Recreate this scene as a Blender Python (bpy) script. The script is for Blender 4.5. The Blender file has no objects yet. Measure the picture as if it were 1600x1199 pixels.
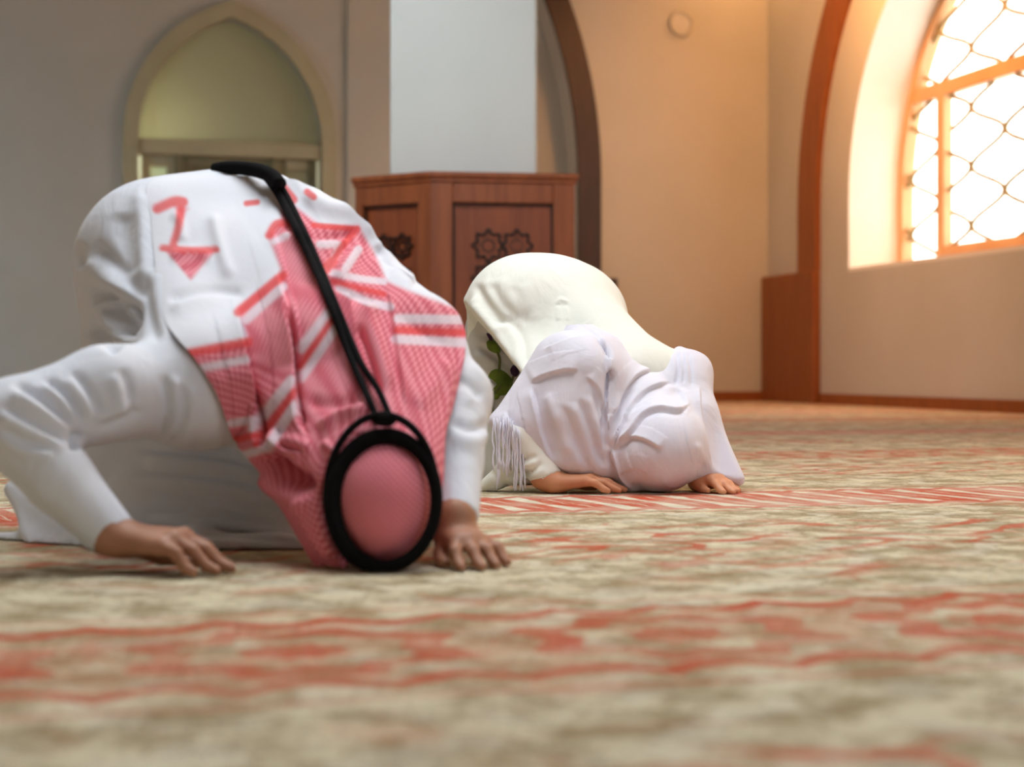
import bpy, bmesh, math, random
import numpy as np
from mathutils import Vector, Matrix

random.seed(4); RNG = np.random.default_rng(4)
scene = bpy.context.scene
F = 2500.0; CAMZ = 0.31; HOR = 575.0          # focal length in px of the 1600 px frame, eye height, horizon row

# ------------------------------------------------------------------ camera
cam_data = bpy.data.cameras.new('camera')
cam_data.sensor_width = 36.0
cam_data.lens = 36.0 * F / 1600.0
cam_data.shift_y = -(599.5 - HOR) / 1600.0
cam_data.clip_end = 200
cam_data.dof.use_dof = True
cam_data.dof.focus_distance = 3.95
cam_data.dof.aperture_fstop = 2.8
cam = bpy.data.objects.new('camera', cam_data)
cam.location = (0, 0, CAMZ); cam.rotation_euler = (math.pi / 2, 0, 0)
scene.collection.objects.link(cam); scene.camera = cam

# ------------------------------------------------------------------ world, lights, exposure
vs = scene.view_settings
vs.view_transform = 'Standard'; vs.look = 'None'; vs.gamma = 1.0; vs.use_curve_mapping = False
vs.exposure = 0.0
world = bpy.data.worlds.new('world'); scene.world = world; world.use_nodes = True
wn = world.node_tree.nodes; wl = world.node_tree.links
bg = wn['Background']; bg.inputs[0].default_value = (1.0, 0.97, 0.90, 1); bg.inputs[1].default_value = 4.6

A = np.array((-0.255, 0.967, 0.0)); A /= np.linalg.norm(A)     # along the window wall, away from the eye
B = np.array((A[1], -A[0], 0.0))                                # along the back wall, to the right
CORNER = np.array((2.38, 14.9, 0.0))
def wb(t, z, out=0.0):      # point on the back wall: t metres left of the corner, out = into the room
    return CORNER - B * t - A * out + np.array((0, 0, z))
def wr(s, z, out=0.0):      # point on the window wall: s metres from the corner, out = into the room
    return CORNER - A * s - B * out + np.array((0, 0, z))

def area_light(name, loc, target, size, power, color, size_y=None, portal=False):
    d = bpy.data.lights.new(name, 'AREA'); d.energy = power; d.color = color
    d.shape = 'RECTANGLE'; d.size = size; d.size_y = size_y or size
    if portal: d.cycles.is_portal = True
    o = bpy.data.objects.new(name, d); scene.collection.objects.link(o)
    o.location = loc
    o.rotation_euler = (Vector(target) - Vector(loc)).to_track_quat('-Z', 'Y').to_euler()
    return o
def point_light(name, loc, power, color, radius):
    d = bpy.data.lights.new(name, 'POINT'); d.energy = power; d.color = color; d.shadow_soft_size = radius
    o = bpy.data.objects.new(name, d); scene.collection.objects.link(o); o.location = loc
    return o
area_light('overhead_fill', (0.0, 3.6, 3.5), (0.0, 3.5, 0), 2.2, 128, (0.95, 0.98, 1.0))  # added soft light over the people; the ceiling has no opening
area_light('right_front_fill', (2.4, 0.2, 2.4), (-0.1, 3.2, 0.3), 1.6, 36, (0.92, 0.95, 1.0))  # added fill from the front right; no window stands there
area_light('column_light', (-1.6, 6.6, 3.8), (-0.3, 9.6, 2.0), 1.2, 14, (0.86, 0.95, 1.0)).data.spread = math.radians(75)
area_light('warm_wall_fill', tuple(wr(3.1, 4.2, 1.2)), tuple(wr(2.9, 2.6, 0.0)), 0.5, 135, (1.0, 0.44, 0.15))  # unseen area light, added to tint the window wall orange
point_light('warm_corner_fill', tuple(wr(0.5, 4.15, 0.4)), 13, (1.0, 0.48, 0.17), 0.15)  # added point light for the warm gradient by the corner; no fixture
area_light('warm_floor_fill', tuple(wr(9.6, 2.3, 0.05)), tuple(wr(9.8, 0.0, 2.2)), 2.0, 60, (1.0, 0.62, 0.32)).data.spread = math.radians(100)  # added to warm the carpet on the right; the wall is closed here
area_light('cool_left_fill', tuple(CORNER - B * 9.0 - A * 3.0 + np.array((0, 0, 0.9))), tuple(CORNER - B * 6.4 + np.array((0, 0, 0.7))), 1.4, 46, (0.52, 0.76, 1.0))  # added cool light that makes the lower left wall bluish; no window
point_light('door_glass_fill', tuple(wb(5.55, 2.30, -0.62)), 24, (0.95, 1.0, 0.78), 0.15)  # added behind the door glass to brighten its left side
area_light('window_portal', tuple(wr(3.3, 2.4, -0.62)), tuple(wr(3.3, 2.4, 3.0)), 3.5, 1, (1, 1, 1), 3.4, portal=True)

# ------------------------------------------------------------------ materials
def lin(c):
    return tuple(((v / 255) / 12.92 if v / 255 <= 0.04045 else ((v / 255 + 0.055) / 1.055) ** 2.4) for v in c)
class E:                                     # tiny node-expression wrapper
    def __init__(s, nt, sock): s.nt = nt; s.k = sock
    def _m(s, op, *others, clamp=False):
        n = s.nt.nodes.new('ShaderNodeMath'); n.operation = op; n.use_clamp = clamp
        for i, o in enumerate((s,) + others):
            if isinstance(o, E): s.nt.links.new(o.k, n.inputs[i])
            else: n.inputs[i].default_value = float(o)
        return E(s.nt, n.outputs[0])
    def _c(s, v):
        if isinstance(v, E): return v
        n = s.nt.nodes.new('ShaderNodeValue'); n.outputs[0].default_value = float(v); return E(s.nt, n.outputs[0])
    def __add__(s, o): return s._m('ADD', o)
    __radd__ = __add__
    def __sub__(s, o): return s._m('SUBTRACT', o)
    def __rsub__(s, o): return s._c(o)._m('SUBTRACT', s)
    def __mul__(s, o): return s._m('MULTIPLY', o)
    __rmul__ = __mul__
    def __truediv__(s, o): return s._m('DIVIDE', o)
    def sin(s): return s._m('SINE')
    def cos(s): return s._m('COSINE')
    def abs(s): return s._m('ABSOLUTE')
    def fract(s): return s._m('FRACT')
    def floor(s): return s._m('FLOOR')
    def sqrt(s): return s._m('SQRT')
    def max(s, o): return s._m('MAXIMUM', o)
    def min(s, o): return s._m('MINIMUM', o)
    def atan2(s, o): return s._m('ARCTAN2', o)
    def step(s, lo, hi):                     # smooth step from lo to hi
        n = s.nt.nodes.new('ShaderNodeMapRange'); n.interpolation_type = 'SMOOTHSTEP'
        s.nt.links.new(s.k, n.inputs[0]); n.inputs[1].default_value = lo; n.inputs[2].default_value = hi
        return E(s.nt, n.outputs[0])
def new_mat(name):
    m = bpy.data.materials.new(name); m.use_nodes = True
    nt = m.node_tree; return m, nt, nt.nodes['Principled BSDF']
def mixcol(nt, fac, a, b):
    n = nt.nodes.new('ShaderNodeMix'); n.data_type = 'RGBA'
    if isinstance(fac, E): nt.links.new(fac.k, n.inputs[0])
    else: n.inputs[0].default_value = fac
    for i, c in ((6, a), (7, b)):
        if isinstance(c, tuple): n.inputs[i].default_value = (*c[:3], 1)
        else: nt.links.new(c, n.inputs[i])
    return n.outputs[2]
def noise(nt, scale, detail=3, vec=None, rough=0.5):
    n = nt.nodes.new('ShaderNodeTexNoise'); n.inputs['Scale'].default_value = scale
    n.inputs['Detail'].default_value = detail; n.inputs['Roughness'].default_value = rough
    if vec is None:
        t = nt.nodes.new('ShaderNodeTexCoord'); vec = t.outputs['Object']
    nt.links.new(vec, n.inputs['Vector'])
    return E(nt, n.outputs[0])
def bump(nt, bsdf, h, strength, dist):
    n = nt.nodes.new('ShaderNodeBump'); n.inputs['Strength'].default_value = strength; n.inputs['Distance'].default_value = dist
    nt.links.new(h.k, n.inputs['Height']); nt.links.new(n.outputs[0], bsdf.inputs['Normal'])
def simple(name, c1, c2=None, scale=6.0, rough=0.7, bstr=0.0, bdist=0.002, bscale=60, stretch=None, spec=0.5):
    m, nt, b = new_mat(name)
    b.inputs['Roughness'].default_value = rough
    b.inputs['Specular IOR Level'].default_value = spec
    vec = None
    if stretch:
        t = nt.nodes.new('ShaderNodeTexCoord'); mp = nt.nodes.new('ShaderNodeMapping'); mp.inputs['Scale'].default_value = stretch
        nt.links.new(t.outputs['Object'], mp.inputs['Vector']); vec = mp.outputs[0]
    nz = noise(nt, scale, 4, vec)
    nt.links.new(mixcol(nt, nz.step(0.3, 0.7), lin(c1), lin(c2 or c1)), b.inputs['Base Color'])
    if bstr: bump(nt, b, noise(nt, bscale, 3, vec), bstr, bdist)
    return m
def cloth_mat(name, c1, c2, sheen=0.15):
    m, nt, b = new_mat(name)
    b.inputs['Roughness'].default_value = 0.9; b.inputs['Specular IOR Level'].default_value = 0.15
    b.inputs['Sheen Weight'].default_value = sheen
    nt.links.new(mixcol(nt, noise(nt, 5, 3).step(0.3, 0.7), lin(c1), lin(c2)), b.inputs['Base Color'])
    tc = nt.nodes.new('ShaderNodeTexCoord'); sx = nt.nodes.new('ShaderNodeSeparateXYZ'); nt.links.new(tc.outputs['Object'], sx.inputs[0])
    X, Z = E(nt, sx.outputs[0]), E(nt, sx.outputs[2])
    mp = nt.nodes.new('ShaderNodeMapping'); mp.inputs['Scale'].default_value = (1, 1, 0.45); mp.inputs['Rotation'].default_value = (0.3, 0.5, 0.2); nt.links.new(tc.outputs['Object'], mp.inputs['Vector'])
    wv = nt.nodes.new('ShaderNodeTexNoise'); wv.inputs['Scale'].default_value = 11; wv.inputs['Detail'].default_value = 3; wv.inputs['Distortion'].default_value = 1.2; nt.links.new(mp.outputs[0], wv.inputs['Vector'])
    bump(nt, b, E(nt, wv.outputs[0]) * 1.0 + noise(nt, 60, 2) * 0.06, 0.45, 0.014)
    return m
M = {}
M['wall'] = simple('wall_paint', (196, 192, 178), (202, 198, 186), 1.2, 0.85, 0.15, 0.002, 40)
M['reveal'] = simple('sunlit_reveal', (236, 230, 218), (240, 235, 225), 2, 0.8)  # paler than the wall: sunlight on the reveal put into the colour
M['column'] = simple('column_paint', (214, 219, 217), (222, 226, 224), 1.0, 0.75, 0.1, 0.002, 30)
M['ceiling'] = simple('ceiling_paint', (205, 202, 192), None, 1, 0.9)
M['wood'] = simple('teak_wood', (166, 92, 52), (142, 76, 42), 3.0, 0.42, 0.2, 0.001, 30, (7, 7, 0.7))
M['wood_panel'] = simple('teak_panel', (158, 82, 46), (134, 68, 38), 3.0, 0.42, 0.2, 0.001, 30, (6, 6, 0.6))
M['wood_carved'] = simple('carved_wood', (66, 36, 20), (52, 27, 15), 8, 0.5)
M['wood_shaded'] = simple('shaded_trim_wood', (62, 33, 18), (50, 26, 13), 3.0, 0.45, 0.1, 0.001, 30, (6, 6, 0.7))  # same wood as the window trim, with its shade in the colour
M['wood_lit'] = simple('lit_trim_wood', (150, 84, 34), (134, 72, 28), 3.0, 0.45, 0.1, 0.001, 30, (6, 6, 0.7))  # lit copy of the niche trim wood, warm light in the colour
M['cream'] = simple('cream_frame', (188, 180, 146), (180, 172, 138), 3, 0.5)
M['olive'] = simple('olive_door', (134, 126, 92), (126, 118, 84), 3, 0.5)
M['winframe'] = simple('window_frame_paint', (214, 166, 116), (206, 156, 106), 3, 0.5)
M['lattice'] = simple('lattice_metal', (150, 132, 84), None, 3, 0.45)
M['skin_man'] = simple('man_skin', (180, 130, 102), (164, 114, 88), 14, 0.55, 0.2, 0.001, 160)
M['skin_pale'] = simple('tan_skin', (222, 158, 118), (206, 140, 102), 14, 0.55, 0.2, 0.001, 160)
M['thobe'] = cloth_mat('white_thobe_cloth', (226, 231, 240), (218, 224, 235))
M['ivory'] = cloth_mat('ivory_cloth', (240, 241, 232), (234, 236, 226))
M['shawl'] = cloth_mat('white_shawl_cloth', (230, 229, 240), (224, 222, 235))
M['dress'] = cloth_mat('pale_grey_dress_cloth', (214, 214, 206), (196, 196, 190))
M['cord'] = simple('black_cord', (7, 6, 8), (13, 11, 13), 60, 0.9, 0.5, 0.001, 300, spec=0.15)
M['leaf'] = simple('leaf_green_print', (104, 122, 26), (78, 98, 18), 30, 0.8)
M['stem'] = simple('stem_olive_print', (88, 92, 44), None, 30, 0.8)
M['flower'] = simple('purple_flower_print', (58, 16, 62), (44, 10, 46), 30, 0.8)
def frosted(name, c, k):
    m, nt, b = new_mat(name); b.inputs['Base Color'].default_value = (*lin(c), 1); b.inputs['Roughness'].default_value = 0.25
    t = nt.nodes.new('ShaderNodeBsdfTranslucent'); t.inputs[0].default_value = (*lin(c), 1); mx = nt.nodes.new('ShaderNodeMixShader'); mx.inputs[0].default_value = k
    nt.links.new(b.outputs[0], mx.inputs[1]); nt.links.new(t.outputs[0], mx.inputs[2]); nt.links.new(mx.outputs[0], nt.nodes['Material Output'].inputs[0]); return m
M['glass'] = frosted('frosted_glass', (196, 192, 168), 0.5); M['glass_pale'] = frosted('pale_glass', (220, 224, 206), 0.55)
M['pane'], nt, b = new_mat('clear_pane')
b.inputs['Base Color'].default_value = (1, 1, 1, 1); b.inputs['Roughness'].default_value = 0.0
b.inputs['Transmission Weight'].default_value = 1.0; b.inputs['IOR'].default_value = 1.01

# scarf: red and white checked weave; attribute "pat" holds (white border, red line) printed in the cloth
def scarf_mat():
    m, nt, b = new_mat('red_checked_scarf')
    b.inputs['Roughness'].default_value = 0.9; b.inputs['Specular IOR Level'].default_value = 0.15; b.inputs['Sheen Weight'].default_value = 0.1
    uv = nt.nodes.new('ShaderNodeUVMap'); uv.uv_map = 'UVMap'
    sx = nt.nodes.new('ShaderNodeSeparateXYZ'); nt.links.new(uv.outputs[0], sx.inputs[0])
    U, V = E(nt, sx.outputs[0]), E(nt, sx.outputs[1])
    k = 2 * math.pi / 0.0095
    chk = (U * k).sin() * (V * k).sin()
    w = chk.step(-0.4, 0.5)
    field = mixcol(nt, w, lin((208, 100, 116)), lin((238, 152, 164)))
    at = nt.nodes.new('ShaderNodeAttribute'); at.attribute_name = 'pat'
    sp = nt.nodes.new('ShaderNodeSeparateColor'); nt.links.new(at.outputs['Color'], sp.inputs[0])
    W, R = E(nt, sp.outputs[0]), E(nt, sp.outputs[1])
    c = mixcol(nt, W, field, lin((228, 231, 240)))
    c = mixcol(nt, R, c, lin((226, 74, 72)))
    nt.links.new(c, b.inputs['Base Color'])
    bump(nt, b, chk * 0.3 + noise(nt, 60, 2) * 2, 0.3, 0.001)
    return m
M['scarf'] = scarf_mat()

def carpet_mat():
    m, nt, b = new_mat('woven_carpet')
    b.inputs['Roughness'].default_value = 1.0; b.inputs['Specular IOR Level'].default_value = 0.05
    b.inputs['Sheen Weight'].default_value = 0.22; b.inputs['Sheen Roughness'].default_value = 0.45; b.inputs['Sheen Tint'].default_value = (1, 0.95, 0.86, 1)
    g = nt.nodes.new('ShaderNodeNewGeometry'); pos = g.outputs['Position']
    def dot(v):
        n = nt.nodes.new('ShaderNodeVectorMath'); n.operation = 'DOT_PRODUCT'
        nt.links.new(pos, n.inputs[0]); n.inputs[1].default_value = tuple(v); return E(nt, n.outputs['Value'])
    a0, b0 = dot(A), dot(B)
    n1 = noise(nt, 5.5, 2, pos) - 0.5; n2 = noise(nt, 17, 2, pos) - 0.5
    a = a0 + n1 * 0.03 + n2 * 0.012; bb = b0 + n1 * 0.04 - n2 * 0.012
    P = 1.76
    da = (((a - 1.75) / P + 0.5).fract() - 0.5) * P              # signed distance from a border band
    # medallions inside the border band
    q = 0.44
    db = ((bb / q).fract() - 0.5) * q
    r = (db * db + da * da * 1.6).sqrt()
    th = da.atan2(db)
    r = r * (1 + (th * 8).cos() * 0.13)
    med = (r * 52).sin().step(-0.1, 0.25) * r.step(0.27, 0.22)
    lf = ((bb / 0.125 + da * 1.7).fract() - 0.5).abs() + da.abs() * 0.7
    leaf = lf.step(0.44, 0.38) * ((lf - 0.08).abs()).step(0.004, 0.02)
    zone = (((a - 1.75) / P + 0.5).floor() * 0.5).fract() * 2              # every second band carries leaves instead of medallions
    inband = da.abs().step(0.235, 0.205)
    band = (med * (1 - zone) * 0.8).max(leaf * zone) * inband
    lines = ((da.abs() - 0.215 + (bb * 22).sin().abs() * 0.045).abs()).step(0.024, 0.012).max(((da.abs() - 0.27).abs()).step(0.012, 0.006) * 0.6)
    # minor scroll band and a sparse field of scrolls
    dm = (((a - 2.72) / P + 0.5).fract() - 0.5) * P
    scr = ((bb * 17 + (a * 21).sin() * 1.8).sin() * (a * 23 + (bb * 13).sin() * 1.5).sin()).abs()
    minor = scr.step(0.30, 0.16) * dm.abs().step(0.30, 0.20) * noise(nt, 3.5, 2, pos).step(0.38, 0.55)
    scr2 = ((bb * 11 + (a * 15).sin() * 2.2).sin() + (a * 19 + (bb * 9).sin() * 2).cos()).abs()
    field = scr2.step(0.22, 0.08) * 0.45 * noise(nt, 2.2, 2, pos).step(0.45, 0.6)
    red = band.max(lines).max(minor * 0.95).max(field * 1.3)
    worn = noise(nt, 7, 5, pos, 0.7).step(0.34, 0.60)
    big = noise(nt, 2.1, 2, pos).step(0.30, 0.62)
    red = red * (0.62 + worn * 0.38) * (0.7 + big * 0.3)
    tone = noise(nt, 9, 6, pos, 0.75)
    base = mixcol(nt, tone.step(0.40, 0.60), lin((166, 149, 114)), lin((228, 219, 188)))
    # pale leaf scrolls with a brown outline, woven all over the ground
    s1 = ((bb * 27 + (a * 22).sin() * 1.6 + n2 * 9).sin() + (a * 31 + (bb * 19).sin() * 1.7 + n1 * 12).sin())
    base = mixcol(nt, s1.step(0.75, 1.3) * 0.35, base, lin((234, 230, 212)))
    base = mixcol(nt, ((s1 - 0.72).abs()).step(0.25, 0.03) * 0.35, base, lin((136, 112, 84)))
    base = mixcol(nt, inband * (1 - zone) * noise(nt, 6, 4, pos, 0.7).step(0.36, 0.58) * 0.42, base, lin((198, 122, 84)))
    base = mixcol(nt, inband * zone * 0.7, base, lin((238, 232, 212)))
    base = mixcol(nt, noise(nt, 5, 3, pos).step(0.56, 0.70) * 0.4, base, lin((198, 138, 104)))
    rc = mixcol(nt, noise(nt, 24, 3, pos).step(0.35, 0.7), lin((204, 54, 12)), lin((192, 86, 40)))
    col = mixcol(nt, red * 0.96, base, rc)
    nt.links.new(col, b.inputs['Base Color'])
    bump(nt, b, noise(nt, 260, 2, pos) + noise(nt, 70, 2, pos) * 2, 0.9, 0.006)
    return m
M['carpet'] = carpet_mat()

# ------------------------------------------------------------------ mesh helpers
def link(name, me, mat, parent=None):
    o = bpy.data.objects.new(name, me); scene.collection.objects.link(o)
    if mat is not None: me.materials.append(mat)
    if parent is not None: o.parent = parent
    return o
def mesh_np(name, V, Q, mat, parent=None, smooth=True):
    me = bpy.data.meshes.new(name)
    V = np.asarray(V, np.float32); Q = np.asarray(Q, np.int32); n = Q.shape[1]
    me.vertices.add(len(V)); me.vertices.foreach_set('co', V.ravel())
    me.loops.add(Q.size); me.loops.foreach_set('vertex_index', Q.ravel())
    me.polygons.add(len(Q)); me.polygons.foreach_set('loop_start', np.arange(0, Q.size, n, dtype=np.int32))
    me.polygons.foreach_set('use_smooth', np.full(len(Q), smooth))
    me.update(calc_edges=True); me.validate()
    return link(name, me, mat, parent)
def mesh_bm(name, bm, mat, parent=None, smooth=False):
    bmesh.ops.recalc_face_normals(bm, faces=bm.faces)
    me = bpy.data.meshes.new(name); bm.to_mesh(me); bm.free()
    if smooth:
        for p in me.polygons: p.use_smooth = True
    return link(name, me, mat, parent)
def empty(name, loc=(0, 0, 0)):
    o = bpy.data.objects.new(name, None); o.location = loc; o.empty_display_size = 0.1
    scene.collection.objects.link(o); bpy.context.view_layer.update(); return o
def adopt(child, parent):
    child.parent = parent; child.matrix_parent_inverse = Matrix.Translation(Vector(parent.location)).inverted()
def subpart(child, part):                                     # a piece of a part (the part's own root frame is kept)
    child.parent = part; bpy.context.view_layer.update(); child.matrix_parent_inverse = part.matrix_world.inverted(); return child
def tag(o, label=None, cat=None, group=None, kind=None):
    if label: o['label'] = label
    if cat: o['category'] = cat
    if group: o['group'] = group
    if kind: o['kind'] = kind
    return o
def prism(bm, ring_a, ring_b):
    """solid between two rings of the same length"""
    va = [bm.verts.new(tuple(p)) for p in ring_a]; vb = [bm.verts.new(tuple(p)) for p in ring_b]
    n = len(va)
    bm.faces.new(va[::-1]); bm.faces.new(vb)
    for i in range(n):
        bm.faces.new((va[i], va[(i + 1) % n], vb[(i + 1) % n], vb[i]))
def bevel(bm, w, seg=2):
    bmesh.ops.bevel(bm, geom=[e for e in bm.edges], offset=w, segments=seg, affect='EDGES', profile=0.5, clamp_overlap=True)
def strip(bm, inner, outer, fn, o0, o1):
    """band between two open outlines (u,z) on a wall; fn(u,z,out) gives the 3-D point; closed solid"""
    n = len(inner); L = []
    for (u, z), (U, Z) in zip(inner, outer):
        L.append([bm.verts.new(tuple(fn(*p))) for p in ((u, z, o0), (U, Z, o0), (U, Z, o1), (u, z, o1))])
    for i in range(n - 1):
        for k in range(4):
            bm.faces.new((L[i][k], L[i][(k + 1) % 4], L[i + 1][(k + 1) % 4], L[i + 1][k]))
    bm.faces.new(L[0][::-1]); bm.faces.new(L[-1])
def wall_box(bm, fn, u0, u1, z0, z1, o0, o1):
    prism(bm, [fn(u0, z0, o0), fn(u1, z0, o0), fn(u1, z1, o0), fn(u0, z1, o0)],
              [fn(u0, z0, o1), fn(u1, z0, o1), fn(u1, z1, o1), fn(u0, z1, o1)])
def arch(c, half, R, spring, base, n=18):
    """pointed arch outline (u,z) from the left foot to the right foot"""
    cx = R - half; top = math.acos(min(1, cx / R))
    pts = [(c - half, base), (c - half, spring)]
    for i in range(1, n + 1):
        t = top * i / n; pts.append((c + cx - R * math.cos(t), spring + R * math.sin(t)))
    right = [(2 * c - u, z) for u, z in pts[:-1]][::-1]
    return pts + right
def tube(bm, pts, radii, seg=10, closed=False, flat=1.0):
    pts = [Vector(p) for p in pts]; n = len(pts)
    rings = []; prev = None
    for i, p in enumerate(pts):
        a = pts[(i - 1) % n] if (closed or i > 0) else p; c = pts[(i + 1) % n] if (closed or i < n - 1) else p
        t = (c - a).normalized()
        ref = prev if prev is not None else (Vector((0, 0, 1)) if abs(t.z) < 0.9 else Vector((1, 0, 0)))
        u = (ref - t * ref.dot(t)).normalized(); prev = u
        v = t.cross(u); r = radii[i] if hasattr(radii, '__len__') else radii
        rings.append([bm.verts.new(p + u * (r * math.cos(2 * math.pi * k / seg)) + v * (r * flat * math.sin(2 * math.pi * k / seg))) for k in range(seg)])
    m = n if closed else n - 1
    for i in range(m):
        j = (i + 1) % n
        for k in range(seg):
            bm.faces.new((rings[i][k], rings[i][(k + 1) % seg], rings[j][(k + 1) % seg], rings[j][k]))
    if not closed:
        bm.faces.new(rings[0][::-1]); bm.faces.new(rings[-1])

# ------------------------------------------------------------------ room shell
HALL = 6.2; BACK = -6.0
def poly_wall(name, fn, outline, holes, thick, mat):
    """wall with arched holes: faces by triangle fill of the outline and the holes, extruded outwards"""
    bm = bmesh.new(); edges = []
    for loop in [outline] + holes:
        vs_ = [bm.verts.new((u, z, 0)) for u, z in loop]
        edges += [bm.edges.new((vs_[i], vs_[(i + 1) % len(vs_)])) for i in range(len(vs_))]
    bmesh.ops.triangle_fill(bm, use_beauty=True, use_dissolve=False, edges=edges)
    r = bmesh.ops.extrude_face_region(bm, geom=list(bm.faces))
    for v in [g for g in r['geom'] if isinstance(g, bmesh.types.BMVert)]: v.co.z = -thick
    for v in bm.verts: v.co = Vector(fn(v.co.x, v.co.y, v.co.z))
    return tag(mesh_bm(name, bm, mat), kind='structure')
# floor in room axes
def rp(b, a, z=0.0):                           # room coordinates -> world
    return A * a + B * b + np.array((0, 0, z))
cA = float(CORNER @ A); cB = float(CORNER @ B)
BL = cB - 9.2                                   # left wall (room b)
bm = bmesh.new()
vs4 = [bm.verts.new(tuple(rp(b_, a_))) for b_, a_ in ((BL - 0.3, BACK - 0.3), (cB + 0.6, BACK - 0.3), (cB + 0.6, cA + 0.6), (BL - 0.3, cA + 0.6))]
vs5 = [bm.verts.new(v.co - Vector((0, 0, 0.1))) for v in vs4]
bm.faces.new(vs4); bm.faces.new(vs5[::-1])
for i in range(4): bm.faces.new((vs4[i], vs4[(i + 1) % 4], vs5[(i + 1) % 4], vs5[i]))
tag(mesh_bm('floor', bm, M['carpet']), 'cream prayer hall carpet with rust red borders and medallions', kind='structure')
bm = bmesh.new(); prism(bm, [rp(b_, a_, HALL) for b_, a_ in ((BL - .3, BACK - .3), (cB + .6, BACK - .3), (cB + .6, cA + .6), (BL - .3, cA + .6))],
                            [rp(b_, a_, HALL + .2) for b_, a_ in ((BL - .3, BACK - .3), (cB + .6, BACK - .3), (cB + .6, cA + .6), (BL - .3, cA + .6))])
tag(mesh_bm('ceiling', bm, M['ceiling']), kind='structure')
for nm, (b0_, b1_, a0_, a1_) in (('wall_left', (BL - .3, BL, BACK, cA)), ('wall_rear', (BL - .3, cB + .5, BACK - .3, BACK))):
    bm = bmesh.new(); prism(bm, [rp(b_, a_, 0) for b_, a_ in ((b0_, a0_), (b1_, a0_), (b1_, a1_), (b0_, a1_))],
                                [rp(b_, a_, HALL) for b_, a_ in ((b0_, a0_), (b1_, a0_), (b1_, a1_), (b0_, a1_))])
    tag(mesh_bm(nm, bm, M['wall']), kind='structure')

# back wall with an arched niche and an arched doorway (both closed behind)
DC, DH, DR, DS = 4.94, 0.77, 1.107, 2.24        # doorway centre, half width, radius, spring
NC, NH, NR, NS = 2.54, 0.685, 4.2, 2.02         # niche behind the column
wall_back = poly_wall('wall_back', wb, [(-0.5, 0), (9.5, 0), (9.5, HALL), (-0.5, HALL)],
          [arch(DC, DH, DR, DS, 0.001)[::-1], arch(NC, NH, NR, NS, 0.001)[::-1]], 0.35, M['wall'])
bm = bmesh.new(); wall_box(bm, wb, NC - 1.0, NC + 1.0, 0, 5.2, -0.40, -0.36)
o = tag(mesh_bm('niche_back', bm, M['wall']), kind='structure'); o.parent = wall_back
bm = bmesh.new()
for u0, u1, z0, z1, o0, o1 in ((DC - 1.1, DC + 1.1, 0, 4.2, -1.6, -1.5), (DC - 1.2, DC - 1.1, 0, 4.2, -1.6, -0.35), (DC + 1.1, DC + 1.2, 0, 4.2, -1.6, -0.35), (DC - 1.2, DC + 1.2, 4.2, 4.3, -1.6, -0.35)):
    wall_box(bm, wb, u0, u1, z0, z1, o0, o1)
o = tag(mesh_bm('doorway_blocker', bm, M['wall']), kind='structure'); o.parent = wall_back  # unseen box, added to stop outside light leaking round the door
# shallow pilasters on the back wall
for i, (t0, t1, out) in enumerate(((3.55, 3.95, 0.035),)):
    bm = bmesh.new(); wall_box(bm, wb, t0, t1, 0, HALL, 0.0, out); bevel(bm, 0.012)
    o = tag(mesh_bm('pilaster', bm, M['wall']), kind='structure'); o.parent = wall_back
# wooden arch around the niche, shade painted into its colour, and its dado blocks
bm = bmesh.new()
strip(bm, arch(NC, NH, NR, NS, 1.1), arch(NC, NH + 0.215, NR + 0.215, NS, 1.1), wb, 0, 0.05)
t2 = tag(mesh_bm('trim_2', bm, M['wood_shaded']), kind='structure')
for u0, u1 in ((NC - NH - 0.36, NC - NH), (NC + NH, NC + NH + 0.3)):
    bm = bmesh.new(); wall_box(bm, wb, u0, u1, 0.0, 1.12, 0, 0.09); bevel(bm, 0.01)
    o = mesh_bm('dado_block', bm, M['wood_shaded']); o.parent = t2

# arched doorway: frame, tympanum glass, transom, leaves
door = tag(empty('door_1'), 'cream framed arched doorway with a glazed top', kind='structure')
bm = bmesh.new(); strip(bm, arch(DC, DH, DR, DS, 0), arch(DC, DH + 0.13, DR + 0.13, DS, 0), wb, -0.04, 0.05)
mesh_bm('door_frame', bm, M['cream'], door)
bm = bmesh.new(); pts = [p for p in arch(DC, DH, DR, DS, DS - 0.02) if p[1] >= DS - 0.021]
prism(bm, [wb(u, z, -0.12) for u, z in pts], [wb(u, z, -0.15) for u, z in pts]); mesh_bm('fanlight_glass', bm, M['glass'], door)
bm = bmesh.new(); wall_box(bm, wb, DC - DH, DC + DH, DS - 0.13, DS + 0.0, -0.16, 0.02); bevel(bm, 0.01); mesh_bm('transom', bm, M['cream'], door)
xs = (DC - DH, DC - 0.38, DC + 0.43, DC + DH)
for k in range(3):                                  # from the corner side: right leaf, middle, left sidelight
    u0, u1 = xs[k] + 0.03, xs[k + 1] - 0.03
    mat = (M['glass'], M['olive'], M['glass_pale'])[k]
    bm = bmesh.new(); wall_box(bm, wb, u0, u1, 0.03, DS - 0.13, -0.14, -0.11); mesh_bm('door_pane', bm, mat, door)
    for w0, w1 in ((u0, u0 + 0.07), (u1 - 0.07, u1)):
        bm = bmesh.new(); wall_box(bm, wb, w0, w1, 0.02, DS - 0.13, -0.15, -0.06); bevel(bm, 0.008); mesh_bm('door_stile', bm, M['olive' if k < 2 else 'cream'], door)
    for z0, z1 in ((0.02, 0.2), (0.95, 1.07), (DS - 0.22, DS - 0.131)):
        bm = bmesh.new(); wall_box(bm, wb, u0 + 0.07, u1 - 0.07, z0, z1, -0.15, -0.065); bevel(bm, 0.008); mesh_bm('door_rail', bm, M['olive' if k == 1 else 'cream'], door)
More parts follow.
